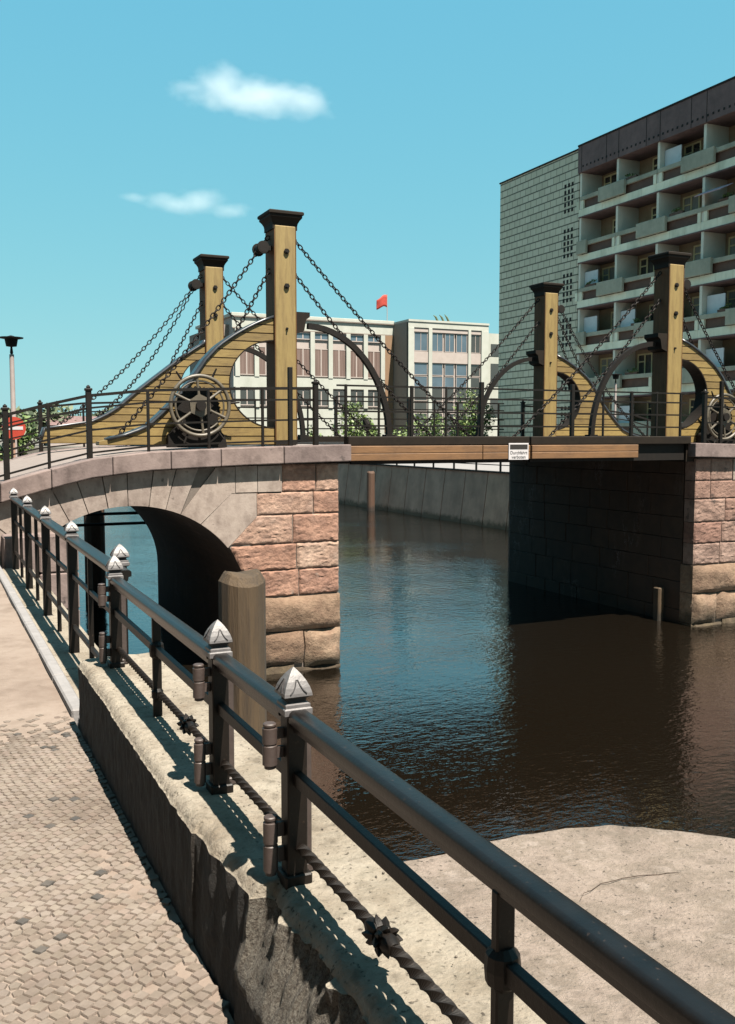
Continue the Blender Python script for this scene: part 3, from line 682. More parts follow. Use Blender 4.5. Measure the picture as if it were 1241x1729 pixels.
    for (a, za), (b, zb) in zip(DECK, DECK[1:]): dk.prism(P([(a, za-.3), (b, zb-.3), (b, zb-.012), (a, za-.012)]), YF+.42, YB-.42)
    dk.build('deck', 'deck', root)
    return root
side_span(lambda x: x, 'stone side span with a pale arch and red sandstone pier on the left', 3, 'redstone', True)
side_span(lambda x: 20.95-x, 'pink sandstone pier and side span at the right edge of the canal opening', 11, 'pinkstone', False)

# ------------------------------------------------------------------ railings on the stone spans
HT = (.98, .79, .45, .10)
def span_railing(T, y, lab, posts):
    root = thing('bridge_railing', lab, 'railing', (T(3.5), y, 3.7), 'iron railings on the stone spans')
    for x, kind in posts:
        b = MB(); s = {'thick': .042, 'thin': .022, 'tall': .036}[kind]; zt = dz(x)+{'thick': 1.05, 'thin': .98, 'tall': 1.32}[kind]
        b.cbox(T(x)-s, T(x)+s, y-s, y+s, dz(x)-.02, zt, .006)
        if kind == 'thick':
            b.cbox(T(x)-s-.014, T(x)+s+.014, y-s-.014, y+s+.014, zt-.01, zt+.03, .008); b.lathe((T(x), y, zt+.03), [(.03, 0), (.034, .02), (.02, .04), (.004, .05)], 8)
        b.build('railing_post', 'iron', root)
    xs = [-3.5, -1.5, 0, 1.12, 1.73, 2.33, 3.24, 4.22, 5.14, 6.09]
    for i, h in enumerate(HT):
        b = MB(); b.tube([(T(x), y, dz(x)+h-.015) for x in xs], 1, flat=(.04, .045) if i == 0 else (.026, .03)); b.build('railing_bar', 'iron', root)
    return root
posts = [(-3.5, 'thick'), (-2.3, 'thin'), (-1.2, 'thick'), (0, 'thin'), (1.12, 'thick'), (1.73, 'thin'), (2.33, 'thick'), (3.24, 'thin'), (4.22, 'thick' if False else 'tall' if False else 'thin'), (5.14, 'thin'), (5.63, 'tall'), (6.09, 'thick')]
posts2 = [(x, k if x != 4.22 else 'thin') for x, k in posts]
span_railing(lambda x: x, 15.16, 'dark iron railing along the near edge of the left stone span', posts)
span_railing(lambda x: x, 21.84, 'dark iron railing along the far edge of the left stone span', posts2)
span_railing(lambda x: 20.95-x, 15.16, 'dark iron railing along the near edge of the right stone span', posts)
span_railing(lambda x: 20.95-x, 21.84, 'dark iron railing along the far edge of the right stone span', posts2)

# ------------------------------------------------------------------ drawbridge leaves
def leaf(T, x0, x1, lab, f0, f1):
    s = lambda a, b: (min(T(a), T(b)), max(T(a), T(b)))
    root = thing('bridge_leaf', lab, 'drawbridge leaf', (T(8.5), 18.5, 3.8), 'movable halves of the bridge deck')
    d = MB()
    for k in range(24):                                 # deck boards along the opening
        y = YF+.2+k*(6.6/24); d.box(*s(x0, x1), y, y+.27, 3.72, 3.85)
    d.build('deck_boards', 'dark_wood', root)
    u = MB()
    for y in (15.6, 16.2, 17.6, 19.0, 20.7, 21.4): u.box(*s(x0+.02, x1-.02), y, y+.16, 3.50, 3.717)
    u.build('girder', 'old_iron', root)
    for y0, y1 in ((YF-.02, YF+.18), (YB-.18, YB+.02)):
        k = MB(); k.cbox(*s(x0, x1), y0, y1, 3.828, 3.985, .012); k.build('kerb_beam', 'dark_wood', root)
        f = MB(); e = f0
        for c in f1:
            zz = (3.56, 3.69, 3.824)
            for a, b in zip(zz, zz[1:]): f.cbox(*s(e+.006, c-.006), y0-.03 if y0 < 18 else y0+.06, y1-.06 if y0 < 18 else y1+.03, a+.003, b-.003, .008)
            e = c
        f.build('fascia_beam', 'fascia', root)
        e2 = MB(); e2.box(*s(x0+.1, x1-.05), y0+.10, y1-.035, 3.50, 3.825); e2.build('edge_girder', 'old_iron', root)
    for y in (16.2, 20.7):                               # curved iron arms that rise to the towers
        a = MB(); pts = []
        for k in range(17):
            t = R(90*k/16); pts.append((T(6.36+1.64*math.sin(t)), y, 3.95+2.02*math.cos(t)))
        a.tube(pts, 1, flat=(.10, .095), up=(0, 1, 0)); a.box(*s(7.9, 8.1), y-.09, y+.09, 3.84, 4.02); a.build('iron_arm', 'old_iron', root)
    for y in (YF+.08, YB-.08):
        for x, w_ in ((6.62, .022), (7.25, .018), (7.9, .028), (8.6, .018), (9.35, .036)):
            b = MB(); b.cbox(T(x)-w_, T(x)+w_, y-w_, y+w_, 3.98, 4.88+(.1 if w_ > .03 else 0), .005); b.build('railing_post', 'iron', root)
        for h in (4.86, 4.67, 4.42, 4.17):
            b = MB(); b.tube([(T(6.45), y, h), (T(x1), y, h)], 1, flat=(.03, .03)); b.build('railing_bar', 'iron', root)
    return root
leaf(lambda x: x, 6.62, 10.36, 'left half of the drawbridge deck with brown timber edge beam', 6.64, (9.31, 10.36))
leaf(lambda x: 20.75-x, 6.40, 10.36, 'right half of the drawbridge deck beside the dark right pier', 7.80, (10.36,))
pd = MB(); pd.box(14.28, 14.9, YF+.05, YB-.05, 3.46, 3.84)
tag(pd.build('threshold_beam', 'dark_wood', origin=(14.6, 18.5, 3.46)), 'dark threshold beam between the right deck leaf and the right pier', 'beam')

# ------------------------------------------------------------------ towers
OUT = [(3.90, 2.62), (3.96, 2.95), (4.01, 3.10), (4.13, 3.43), (4.35, 3.68), (4.60, 3.93), (4.81, 4.12), (5.06, 4.30), (5.29, 4.46), (5.53, 4.69), (5.74, 4.99), (5.90, 5.27), (6.00, 5.48), (6.07, 5.68)]   # z -> x of the outer edge
OUTF = [(3.86, 2.20), (4.17, 2.30), (4.19, 2.5), (4.25, 3.16), (4.40, 3.5), (4.57, 3.78), (4.76, 4.0), (4.95, 4.22), (5.2, 4.54), (5.6, 5.06), (5.85, 5.42), (6.0, 5.66), (6.02, 5.68)]
def tower(T, y0, lab, outer, wheel, back_wheel):
    root = thing('bridge_tower', lab, 'bridge tower', (T(5.88), y0+.25, 3.85), 'wooden lifting towers of the drawbridge')
    s = lambda a, b: (min(T(a), T(b)), max(T(a), T(b)))
    px0, px1, y1 = 5.68, 6.065, y0+.48
    p = MB(); p.cbox(*s(px0, px1), y0, y1, 3.83, 7.66, .012); p.build('post', 'post_wood', root)
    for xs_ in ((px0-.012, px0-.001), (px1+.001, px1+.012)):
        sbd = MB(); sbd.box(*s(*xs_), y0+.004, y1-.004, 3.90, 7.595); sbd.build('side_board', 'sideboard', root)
    c = MB(); cx, cy = T((px0+px1)/2), (y0+y1)/2
    c.lathe((cx, cy, 0), [(.20, 7.60), (.228, 7.60), (.228, 7.67), (.236, 7.71), (.262, 7.76), (.298, 7.805), (.298, 7.84)], square=True)
    c.lathe((cx, cy, 0), [(.305, 7.842), (.322, 7.855), (.322, 7.895), (.305, 7.91), (.05, 7.935)], square=True)
    cap = c.build('cap', 'dark_wood', root)
    # planked brace: strips between the outer ogee and the round opening
    ocx, ocz, oa, ob = (5.68, 4.905, .83, .765) if outer is OUT else (5.68, 4.93, .60, .74)
    def innerx(z):
        q = 1-((z-ocz)/ob)**2
        return ocx-oa*math.sqrt(q) if q > 0 else px0
    pk = MB(); bk = MB(); H = .15; z = 3.84
    while z < 6.06:
        z1 = min(z+H, 6.06)
        for mbx, ya, yb, gp in ((pk, y0+.06, y0+.40, .010), (bk, y0+.075, y0+.385, 0)):
            n_ = 5; L = []; Rr = []
            for k in range(n_+1):
                zz = z+gp+(z1-z-2*gp)*k/n_; xo = interp(outer, zz)+(.004 if gp == 0 else 0); xi = innerx(zz)-(0 if gp else .004)
                L.append((T(min(xo, xi-.02)), zz)); Rr.append((T(min(xi, px0)), zz))
            mbx.prism(L+Rr[::-1], ya, yb)
        z = z1
    pk.build('brace', 'wood', root); bk.build('brace_backing', 'jointwood', root)
    ln = MB(); pts = []
    for k in range(33):
        t = math.pi/2+math.pi*k/32; pts.append((T(ocx+(oa-.008)*math.cos(t)), y0+.23, ocz+(ob-.008)*math.sin(t)))
    ln.tube(pts, 1, flat=(.018, .36), up=(0, 1, 0)) if False else ln.tube(pts, 1, flat=(.36, .018), up=(0, 0, 1)) if False else None
    ln.add([(a[0], yy, a[2]) for a in pts for yy in (y0+.055, y0+.405)], [(2*q, 2*q+2, 2*q+3, 2*q+1) for q in range(len(pts)-1)])
    lo = ln.build('opening_lining', 'dark_wood', root); sm = lo.modifiers.new('thickness', 'SOLIDIFY'); sm.thickness = .02
    sp = MB(); zs = [6.075-(6.075-3.93)*k/30 for k in range(31)]
    path = [(T(interp(outer, zz)-.02), zz+.01) for zz in zs]
    sp.add([(a[0], yy, a[1]) for a in path for yy in (y0+.03, y0+.43)], [(2*q, 2*q+2, 2*q+3, 2*q+1) for q in range(len(path)-1)])
    so = sp.build('brace_strap', 'strap', root, smooth=True); sm = so.modifiers.new('thickness', 'SOLIDIFY'); sm.thickness = .045; sm.offset = 0
    # corbel towards the leaf, bolts, base plates, roller
    k = MB(); x = px1
    k.prism([(T(x), 5.80), (T(x+.16), 5.86), (T(x+.20), 6.06), (T(x+.27), 6.11), (T(x+.27), 6.19), (T(x), 6.19)], y0+.02, y1-.02); k.build('corbel', 'dark_wood', root)
    for zz in (7.22, 6.62, 5.88):
        b = MB(); r = .05 if zz > 6 else .025
        b.tube([(T(5.89), y0-.035 if zz > 6 else y0-.02, zz), (T(5.89), y0+.02, zz)], r, 6); b.tube([(T(5.89), y0-.05, zz), (T(5.89), y0, zz)], r*.55, 8); b.build('bolt', 'old_iron', root)
    b = MB(); b.box(*s(px0+.04, px0+.11), y0-.03, y0-.002, 3.84, 4.20) if False else b.box(*s(px0-.01, px1+.01), y0-.012, y0+.0-.002, 3.84, 3.90); b.build('base_plate', 'old_iron', root)
    ro = MB(); rx = T(5.50); ro.cyl((rx, y0+.08, 7.28), (rx, y0+.40, 7.28), .085, 16); ro.box(*s(5.50, px0), y0+.12, y0+.16, 7.24, 7.32); ro.box(*s(5.50, px0), y0+.32, y0+.36, 7.24, 7.32)
    ro.torus((rx, y0+.10, 7.28), .095, .02, n=16, k=6); ro.torus((rx, y0+.38, 7.28), .095, .02, n=16, k=6); ro.build('roller', 'old_iron', root, smooth=True)
    if wheel:
        wx, wz, wr = wheel; wy = y0-.24; wx = wx if wx else 0
        wo = MB(); wo.torus((wx, wy, wz), wr, .034, n=48, k=10); wo.torus((wx, wy+.02, wz), wr-.085, .017, n=48, k=8)
        wo.torus((wx, wy+.01, wz), wr-.045, .02, n=48, flat=(.012, .09)) if False else None
        wl = wo.build('winch_wheel', 'wheel', root, smooth=True)
        for kk in range(6):
            a = math.pi/2+kk*math.pi/3+.1; d = Vector((math.cos(a), 0, math.sin(a))); c0 = Vector((wx, wy+.01, wz))
            t = MB(); t.tube([c0+d*.15, c0+d*.24, c0+d*(wr-.03)], [.032, .022, .026], 8); t.build('spoke', 'wheel', wl, smooth=True)
            a += .52; d = Vector((math.cos(a), 0, math.sin(a)))
            t = MB(); t.tube([c0+d*(wr-.02), c0+d*(wr+.07), c0+d*(wr+.19)+Vector((0, -.02, 0))], [.018, .02, .014], 7); t.build('handle', 'old_iron', wl, smooth=True)
        h = MB(); hexp = [(wx+.20*math.cos(math.pi/6+q*math.pi/3+.1), wz+.20*math.sin(math.pi/6+q*math.pi/3+.1)) for q in range(6)]
        h.prism(hexp, wy-.02, wy+.03); h.build('hub_plate', 'wheel', wl)
        h = MB(); h.cyl((wx, wy-.09, wz), (wx, y0+.07, wz), .085, 18); h.build('axle', 'old_iron', wl, smooth=True)
        gr = MB(); teeth = 32; prof = []
        for q in range(teeth*2):
            rr = .40 if q % 2 else .365; a = math.pi*q/teeth; prof.append((wx+rr*math.cos(a), wz-.06+rr*math.sin(a)))
        gr.prism(prof, y0-.10, y0-.05); gr.build('gear', 'old_iron', root)
        pb = MB(); pb.prism([(wx-.52, 3.80), (wx+.50, 3.80), (wx+.46, 4.00), (wx+.30, 4.16), (wx-.36, 4.16), (wx-.52, 4.0)], y0-.12, y0+.04); pb.build('winch_bracket', 'old_iron', root)
    return root
MAT['wheel'] = M('worn_winch_iron', [(0.1047, 0.086, 0.0578), (0.2515, 0.2097, 0.1467), (0.1676, 0.1363, 0.0944)], 6, rough=.5)
TL = lambda x: x
TR = lambda x: 20.67-x
tower(TL, 16.0, 'tall ochre timber tower nearest the camera left of the opening with spoked winch wheel', OUT, (4.245, 4.50, .50), False)
tower(TL, 20.5, 'ochre timber tower on the far side of the left span before the blue sky', OUTF, None, False)
tower(TR, 16.0, 'ochre timber tower on the right pier with winch wheel at the photo edge', OUT, (16.02, 4.41, .49), False)
tower(TR, 20.5, 'smaller looking ochre tower standing before the grey tiled apartment wall', OUT, None, False)

# ------------------------------------------------------------------ chains, every link modelled
def chain(p0, p1, sag, lab, y, name='chain', link=.105, t=.0115):
    a, b = Vector((p0[0], y, p0[1])), Vector((p1[0], y, p1[1])); L = (b-a).length; n = max(3, int(L*1.01/(link*.78)))
    mb = MB()
    def pt(u): return a.lerp(b, u)-Vector((0, 0, sag*4*u*(1-u)))
    for i in range(n):
        c = pt((i+.5)/n); d = (pt((i+1)/n)-pt(i/n)).normalized()
        side = Vector((0, 1, 0)) if i % 2 else d.cross(Vector((0, 1, 0))).normalized()
        nrm = d.cross(side).normalized(); pts = []
        for k in range(10):
            an = 2*math.pi*k/10; pts.append(c+d*(link*.5*math.cos(an)*(1 if abs(math.cos(an)) > .5 else 1.25))+side*(.032*math.sin(an)))
        mb.tube(pts, t, 5, closed=True, up=nrm)
    o = mb.build(name, 'chain', None, smooth=True, origin=a)
    return tag(o, lab, 'chain', 'chains of the drawbridge')
for T, y0, who, far in ((TL, 16.0, 'left near tower', 0), (TL, 20.5, 'left far tower', 1), (TR, 16.0, 'right near tower', 0), (TR, 20.5, 'right far tower', 1)):
    y = y0+.25
    def C(p, q, sag, lab, dy=0): chain((T(p[0]), p[1]), (T(q[0]), q[1]), sag, lab, y+dy)
    C((6.10, 7.52), (9.85, 3.95), .10, 'upper long dark chain from the %s down to the middle of the deck' % who)
    C((6.10, 6.93), (8.95, 3.98), .10, 'lower dark chain from the %s down to the deck leaf' % who)
    C((5.66, 7.50), (5.47, 7.33), 0, 'short dark chain between the post of the %s and its roller' % who)
    if far:
        C((5.44, 7.22), (1.9, 3.80) if T is TL else (2.3, 3.80), .36, 'outer sagging chain from the roller of the %s to the shore' % who, -.1)
        C((5.48, 7.20), (3.4, 4.42), .30, 'inner sagging chain from the roller of the %s to its brace foot' % who, .1)
    else:
        C((5.44, 7.22), (2.86, 3.88), .10, 'taut chain from the roller of the %s down to the brace foot' % who)
    C((5.66, 6.93), (5.02, 5.80) if not far else (4.95, 5.58), .02, 'short inner chain from the %s to the top of its planked brace' % who)

# ------------------------------------------------------------------ notice on the fascia
sg = thing('notice_board', 'small white notice with dark heading on the brown edge beam of the drawbridge', 'sign', (10.08, 14.97, 3.56))
MB().cbox(9.86, 10.30, 14.93, 14.948, 3.55, 3.86, .003).build('board', 'signwhite', sg)
MB().box(9.885, 10.275, 14.927, 14.9295, 3.745, 3.835).build('heading_panel', 'gap', sg)
def text(body, size, x, y, z, mat, parent, name):
    cu = bpy.data.curves.new(name, 'FONT'); cu.body = body; cu.size = size; cu.align_x = 'CENTER'; cu.align_y = 'CENTER'; cu.extrude = .001
    tmp = bpy.data.objects.new(name, cu); COL.objects.link(tmp); bpy.context.view_layer.update()
    me = bpy.data.meshes.new_from_object(tmp.evaluated_get(bpy.context.evaluated_depsgraph_get())); bpy.data.objects.remove(tmp)
    o = bpy.data.objects.new(name, me); COL.objects.link(o); me.materials.clear(); me.materials.append(MAT[mat])
    o.parent = parent; o.location = Vector((x, y, z))-parent_loc(parent); o.rotation_euler = (R(90), 0, 0); return o
text('Durchfahrt', .085, 10.08, 14.9275, 3.68, 'groove', sg, 'lettering')
text('verboten', .085, 10.08, 14.9275, 3.60, 'groove', sg, 'lettering')

# ------------------------------------------------------------------ small things beyond the left span
ns = thing('no_entry_sign', 'round red no entry sign with white bar beyond the left railing', 'traffic sign', (2.12, 26, 2.75))
d = MB(); d.cyl((2.12, 25.97, 4.19), (2.12, 26.0, 4.19), .29, 28); d.build('sign_disc', 'signred', ns)
MB().box(1.90, 2.34, 25.962, 25.968, 4.15, 4.235).build('white_bar', 'signwhite', ns)
d = MB(); d.cyl((2.12, 26.04, 2.7), (2.12, 26.04, 4.3), .03, 10); d.build('sign_post', 'greywall', ns)
def lamp_post(x, y, z0, zt, lab, k=1):
    root = thing('street_lamp', lab, 'street lamp', (x, y, z0))
    p = MB(); p.lathe((x, y, 0), [(.12*k, z0), (.12*k, z0+.5), (.085*k, z0+.6), (.07*k, zt-.55*k)], 14); p.build('pole', 'metalwhite', root, smooth=True)
    h = MB(); h.lathe((x, y, zt), [(.03*k, -.55*k), (.05*k, -.5*k), (.03*k, -.32*k), (.16*k, -.30*k), (.20*k, -.08*k), (.19*k, -.04*k)], 18); h.build('lantern', 'old_iron', root, smooth=True)
    h = MB(); h.lathe((x, y, zt), [(.20*k, -.08*k), (.36*k, -.05*k), (.37*k, -.02*k), (.15*k, .0), (.03*k, .04*k)], 20); h.build('lamp_hood', 'old_iron', root, smooth=True)
lamp_post(2.30, 28.2, 2.7, 6.72, 'pale pink street lamp with flat dark hood at the left edge against the sky', .88)
lamp_post(22.9+.2, 28.0, 2.38, 6.25, 'slender pale street lamp before the apartment balconies', .6)

def leaves(mb, c, r, n, size, seed, blobs=7, flat=.9):
    q = random.Random(seed); bl = []
    for _ in range(blobs):
        a, b = q.uniform(0, 2*math.pi), q.uniform(-.7, 1)
        d = q.uniform(.25, .72); bl.append((Vector((math.cos(a)*d*r[0], math.sin(a)*d*r[1], b*.6*r[2])), q.uniform(.32, .62)))
    for _ in range(n):
        bc, br = q.choice(bl); v = Vector((q.gauss(0, 1), q.gauss(0, 1), q.gauss(0, 1))).normalized()*(q.random()**.4)*br
        p = Vector(c)+bc+Vector((v.x*r[0], v.y*r[1], v.z*r[2]))
        u = Vector((q.gauss(0, 1), q.gauss(0, 1), q.gauss(0, 1)*flat)).normalized(); w_ = u.cross(Vector((q.gauss(0, 1), q.gauss(0, 1), q.gauss(0, 1)))).normalized()
        s_ = size*q.uniform(.6, 1.3)
        mb.add([p-u*s_, p+w_*s_*.5, p+u*s_, p-w_*s_*.5], [(0, 1, 2, 3)])
def bush(x, y, z, r, h, n, seed, lab, mat='leaf', size=.13, name='bush', cat='bush', group='bushes on the far bank', trunk=0):
    root = thing(name, lab, cat, (x, y, z), group)
    f = MB(); leaves(f, (x, y, z+trunk+h*.5), (r, r*.8, h*.62), n, size, seed); f.build('crown' if trunk else 'foliage', mat, root)
    t = MB(); q = random.Random(seed)
    for k in range(5):
        a = q.uniform(0, 6.28); t.tube([(x+.05*k, y, z-.05), (x+.2*r*math.cos(a), y+.2*r*math.sin(a), z+trunk+h*.3), (x+.55*r*math.cos(a), y+.5*r*math.sin(a), z+trunk+h*.75)], [.06+trunk*.05, .04+trunk*.03, .01], 6)
    t.build('trunk' if trunk else 'stem', 'bark', root)
bush(26.3, 59, 2.38, 1.5, 3.9, 1500, 1, 'tall loose green bush behind the left half of the bridge rail')
bush(28.4, 61, 2.38, 1.2, 2.4, 1000, 2, 'low bright bush right of the tall loose green bush')
bush(30.4, 59, 2.38, 1.2, 2.1, 900, 3, 'small round bush below the white building beside the iron arm')
bush(32.6, 60, 2.38, 1.6, 3.4, 1500, 4, 'bushy shrub in front of the white entrance block, on its left')
bush(35.2, 58, 2.38, 1.7, 4.6, 1800, 5, 'tallest bush before the large entrance windows', )
bush(36.6, 62, 2.38, 1.4, 3.0, 1100, 6, 'bush at the right foot of the white entrance block')
bush(24.6, 62, 2.38, 1.2, 2.0, 800, 8, 'lowest bush beside the far end of the grey sloping wall')
bush(2.55, 29.5, 2.75, .75, 1.9, 700, 21, 'small round green bush beside the no entry sign', size=.10, group=None)
for i, (x, y, r, h, lab) in enumerate(((8, 128, 5, 4.2, 'leftmost hazy tree on the far left horizon'), (15.5, 140, 6, 4.6, 'second hazy tree from the left on the far horizon'), (21, 150, 5, 3.6, 'low hazy tree between the far pale house and its neighbour'),
        (27, 142, 6, 4.4, 'broad hazy tree behind the left bridge railing'), (33, 155, 6, 4.6, 'hazy tree left of the white building, fourth along the horizon'))):
    bush(x, y, 2.6, r, h, 1300, 40+i, lab, 'leaf_far', .55, 'far_tree', 'tree', 'far trees on the left horizon', .8)
hs = thing('far_house', 'distant pale low house between hazy trees on the left horizon', 'house', (18, 136, 2.6))
MB().box(15.5, 23, 134, 142, 2.6, 5.4).build('wall', 'pinkwhite', hs)
MB().prism([(133.6, 5.4), (142.4, 5.4), (138, 6.7)], 15.2, 23.3, axis='x').build('roof', 'roofband', hs)
for k in range(4):
    f = MB(); x = 16.3+k*1.8; f.box(x, x+.9, 133.95, 133.995, 3.6, 4.9); f.build('window', 'glass', hs)

# ------------------------------------------------------------------ far sloping canal wall with fence
cw = thing('canal_wall', 'grey sloping concrete canal wall of tall slabs beyond the bridge opening', 'canal wall', (22.4, 45, 0))
m = MB(); y = 22.5
while y < 110:
    L = 1.9; m.prism([(22.25, -1), (22.25, 0.0), (22.6, 2.40), (23.0, 2.40), (23.0, -1)][:], 0, 1) if False else None
    vs = [(22.20, y+.03, -.6), (22.20, y+L-.03, -.6), (22.58, y+L-.03, 2.38), (22.58, y+.03, 2.38), (22.9, y+.03, -.6), (22.9, y+L-.03, -.6), (22.9, y+L-.03, 2.38), (22.9, y+.03, 2.38)]
    m.add(vs, [(0, 3, 2, 1), (3, 7, 6, 2), (0, 4, 7, 3), (1, 2, 6, 5)]); y += L
m.build('slab', 'greywall', cw)
m = MB(); m.add([(22.24, 22, -.6), (22.24, 110, -.6), (22.62, 110, 2.37), (22.62, 22, 2.37)], [(0, 3, 2, 1)]); m.build('joint_backing', 'gap', cw)
m = MB(); m.box(22.50, 22.88, 22, 110, 2.382, 2.44); m.build('coping', 'old_iron', cw)
cf = thing('canal_fence', 'dark iron fence on top of the far grey sloping wall', 'fence', (22.7, 45, 2.44))
y = 23.0
while y < 75:
    m = MB(); m.box(22.66, 22.73, y-.035, y+.035, 2.42, 3.45); m.build('fence_post', 'iron', cf); y += 2
m = MB()
y = 23.0
for z in (2.72, 3.05, 3.42): m.box(22.68, 22.71, 22.5, 75, z-.02, z+.02)
m.build('fence_rail', 'iron', cf)
pv = MB(); pv.add([(22.95, 20, 2.386), (36.0, 20, 2.386), (36.0, 104, 2.386), (22.95, 104, 2.386)], [(0, 1, 2, 3)])
struct('far_pavement', pv, 'kerb')

# ------------------------------------------------------------------ apartment block
ab = thing('apartment_block', 'grey green apartment block with staggered balconies and blank tiled wall on the right', 'building', (42, 40, 2.38))
BX = 36.7; YT0, YT1 = 48.25, 57.0; YE = 23.9
MB().box(BX, 50, YT0, YT1, 2.3, 21.28).build('tiled_wall', 'tiles', ab)
MB().box(BX+1.55, 50, YE, YT0-.002, 2.3, 21.2).build('body', 'loggia', ab)
MB().box(BX-.10, 50.1, YE, YT0-.002, 19.86, 21.42).build('roof_band', 'roofband', ab)
m = MB(); m.box(BX-.14, 50.2, YE, YT0, 21.425, 21.52); m.box(BX-.06, 50.2, YT0+.002, YT1+.06, 21.283, 21.37); m.build('roof_edge', 'gap', ab)
m = MB(); y = YT0-.5
while y > YE+.4:
    MB().box(BX-.112, BX-.102, y-.06, y+.06, 20.12, 20.24).build('drain_slot', 'gap', ab); y -= .36
for k in range(8):
    for yy in (YT0-.35-k*3.38, YT0-.35-k*3.38-2.3): 
        if yy > YE+.2: MB().box(BX-.108, BX-.1015, yy-.02, yy+.02, 19.87, 21.41).build('panel_joint', 'gap', ab)
FZ = [17.27, 14.53, 11.79, 9.05, 6.31, 3.57]
DIV = [YT0-.15-k*3.38 for k in range(8)]
for fi, z in enumerate(FZ+[.85]):
    top = z
    if z > 2:
        m = MB(); y = YT0-.01
        while y > YE:
            L = 1.13; m.box(BX, BX+1.54, max(YE, y-L+.015), y, z, z+.42); y -= L
        m.build('floor_slab', 'pale_slab', ab)
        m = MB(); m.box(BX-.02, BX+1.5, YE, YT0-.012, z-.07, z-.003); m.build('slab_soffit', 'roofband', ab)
    for k in range(7):
        yd = DIV[k]; mid = yd-1.69
        m = MB(); m.box(BX+.03, BX+1.545, yd-.09, yd+.09, max(z, 2.3)+.42 if z > 2 else 2.38, z+2.74-.075 if fi else 19.855); m.build('divider', 'divider', ab)
        if z < 2: continue
        m = MB(); m.box(BX+.10, BX+.16, yd-3.38+.1, yd-.1, z+.425, z+.93); m.build('parapet_panel', 'brownpanel', ab)
        m = MB(); m.box(BX-.04, BX+.16, yd-3.38+.02, yd+.0, z+.932, z+1.16); m.build('parapet_rail', 'green_concrete', ab)
        if (k+fi) % 2 == 1:
            m = MB(); m.cbox(BX-.22, BX-.045, yd-.85, yd+1.45 if k else yd+.05, z+.44, z+1.24, .015); m.build('balcony_panel', 'green_concrete', ab)
        else:
            m = MB()
            for s_ in (-.32, .12): m.box(BX-.02, BX+.095, yd+s_, yd+s_+.22, z+.425, z+.93)
            m.build('parapet_stub', 'pale_slab', ab)
    for k in range(7):
        yd = DIV[k]; q = random.Random(fi*13+k); w_ = 1.25; y1_ = yd-.35-(q.random() < .5)*.9; zz = max(z, 1.2)
        f = MB(); x = BX+1.54
        z0, z1 = zz+1.0, zz+2.45
        for a, b, c, e in ((y1_-w_, y1_, z0, z0+.09), (y1_-w_, y1_, z1-.09, z1), (y1_-w_, y1_-w_+.09, z0+.09, z1-.09), (y1_-.09, y1_, z0+.09, z1-.09), (y1_-w_*.5-.05, y1_-w_*.5+.05, z0+.09, z1-.09), (y1_-w_*.5+.05, y1_-.09, z1-.5, z1-.43)):
            f.box(x-.06, x, a, b, c, e)
        wf = f.build('window', 'winframe', ab)
        gl = MB(); gl.box(x-.02, x+.005, y1_-w_+.085, y1_-.085, z0+.085, z1-.085); gl.build('pane', 'netcurtain' if q.random() < .4 else 'darkglass', wf)
        if q.random() < .33:
            m = MB(); m.box(BX+.35, BX+.40, yd-1.35, yd-.12, zz+.9, zz+2.15); m.build('wind_screen', 'white_panel', ab)
aw = MB(); aw.add([(BX-.55, 36.2, 16.15), (BX-.55, 38.0, 16.15), (BX+.25, 38.0, 16.5), (BX+.25, 36.2, 16.5)], [(0, 1, 2, 3)])
ao = aw.build('awning', 'awning', ab); am = ao.modifiers.new('thickness', 'SOLIDIFY'); am.thickness = .04
for fi_, k_, col_ in ((0, 1, 0), (1, 2, 1), (2, 0, 1), (3, 3, 0), (4, 1, 1), (3, 1, 0), (1, 3, 0)):
    pbx = MB(); q = random.Random(fi_*7+k_); zz = FZ[fi_]+1.17; yy = DIV[k_]-1.0-q.random()
    pbx.box(BX-.02, BX+.14, yy-.5, yy+.5, zz, zz+.13); pb_ = pbx.build('flower_box', 'brownpanel', ab)
    lf = MB(); leaves(lf, (BX+.06, yy, zz+.22), (.16, .5, .16), 120, .06, fi_*9+k_, 5); lf.build('flowers', 'leaf', pb_)
for i, z in enumerate(FZ+[]):
    for a in range(3):
        for b in range(5): MB().box(BX-.012, BX-.002, 48.78+a*.36, 48.98+a*.36, z+.50+b*.38, z+.74+b*.38).build('vent', 'gap', ab)

# ------------------------------------------------------------------ white government building
wb = thing('state_building', 'long white stone building with tall curtained windows and projecting glazed entrance block', 'building', (54, 109, 2.38))
GY = 109.0
MB().box(33.5, 54.5, GY+.3, 125, 2.38, 18.0).build('wing_wall', 'pinkwhite', wb)
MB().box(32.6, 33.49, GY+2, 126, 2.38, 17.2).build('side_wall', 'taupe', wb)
m = MB(); m.cbox(33.2, 54.5, GY-.15, 125.2, 18.02, 18.42, .03); m.box(33.3, 54.5, GY+.0, GY+.28, 16.7, 17.9); m.build('cornice', 'white', wb)
m = MB(); m.box(33.4, 54.5, GY-.05, GY+.26, 9.75, 11.0); m.box(33.4, 54.5, GY-.02, GY+.26, 2.38, 7.3); m.build('string_course', 'white', wb)
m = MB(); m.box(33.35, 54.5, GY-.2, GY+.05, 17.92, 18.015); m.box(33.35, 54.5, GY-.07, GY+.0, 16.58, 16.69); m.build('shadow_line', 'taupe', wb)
bays = [33.9+2.38*k for k in range(9)]
for x in bays:
    m = MB(); m.box(x-.28, x+.28, GY-.12, GY+.28, 7.3, 9.74); m.box(x-.28, x+.28, GY-.12, GY+.28, 11.01, 16.57); m.build('pilaster', 'white', wb)
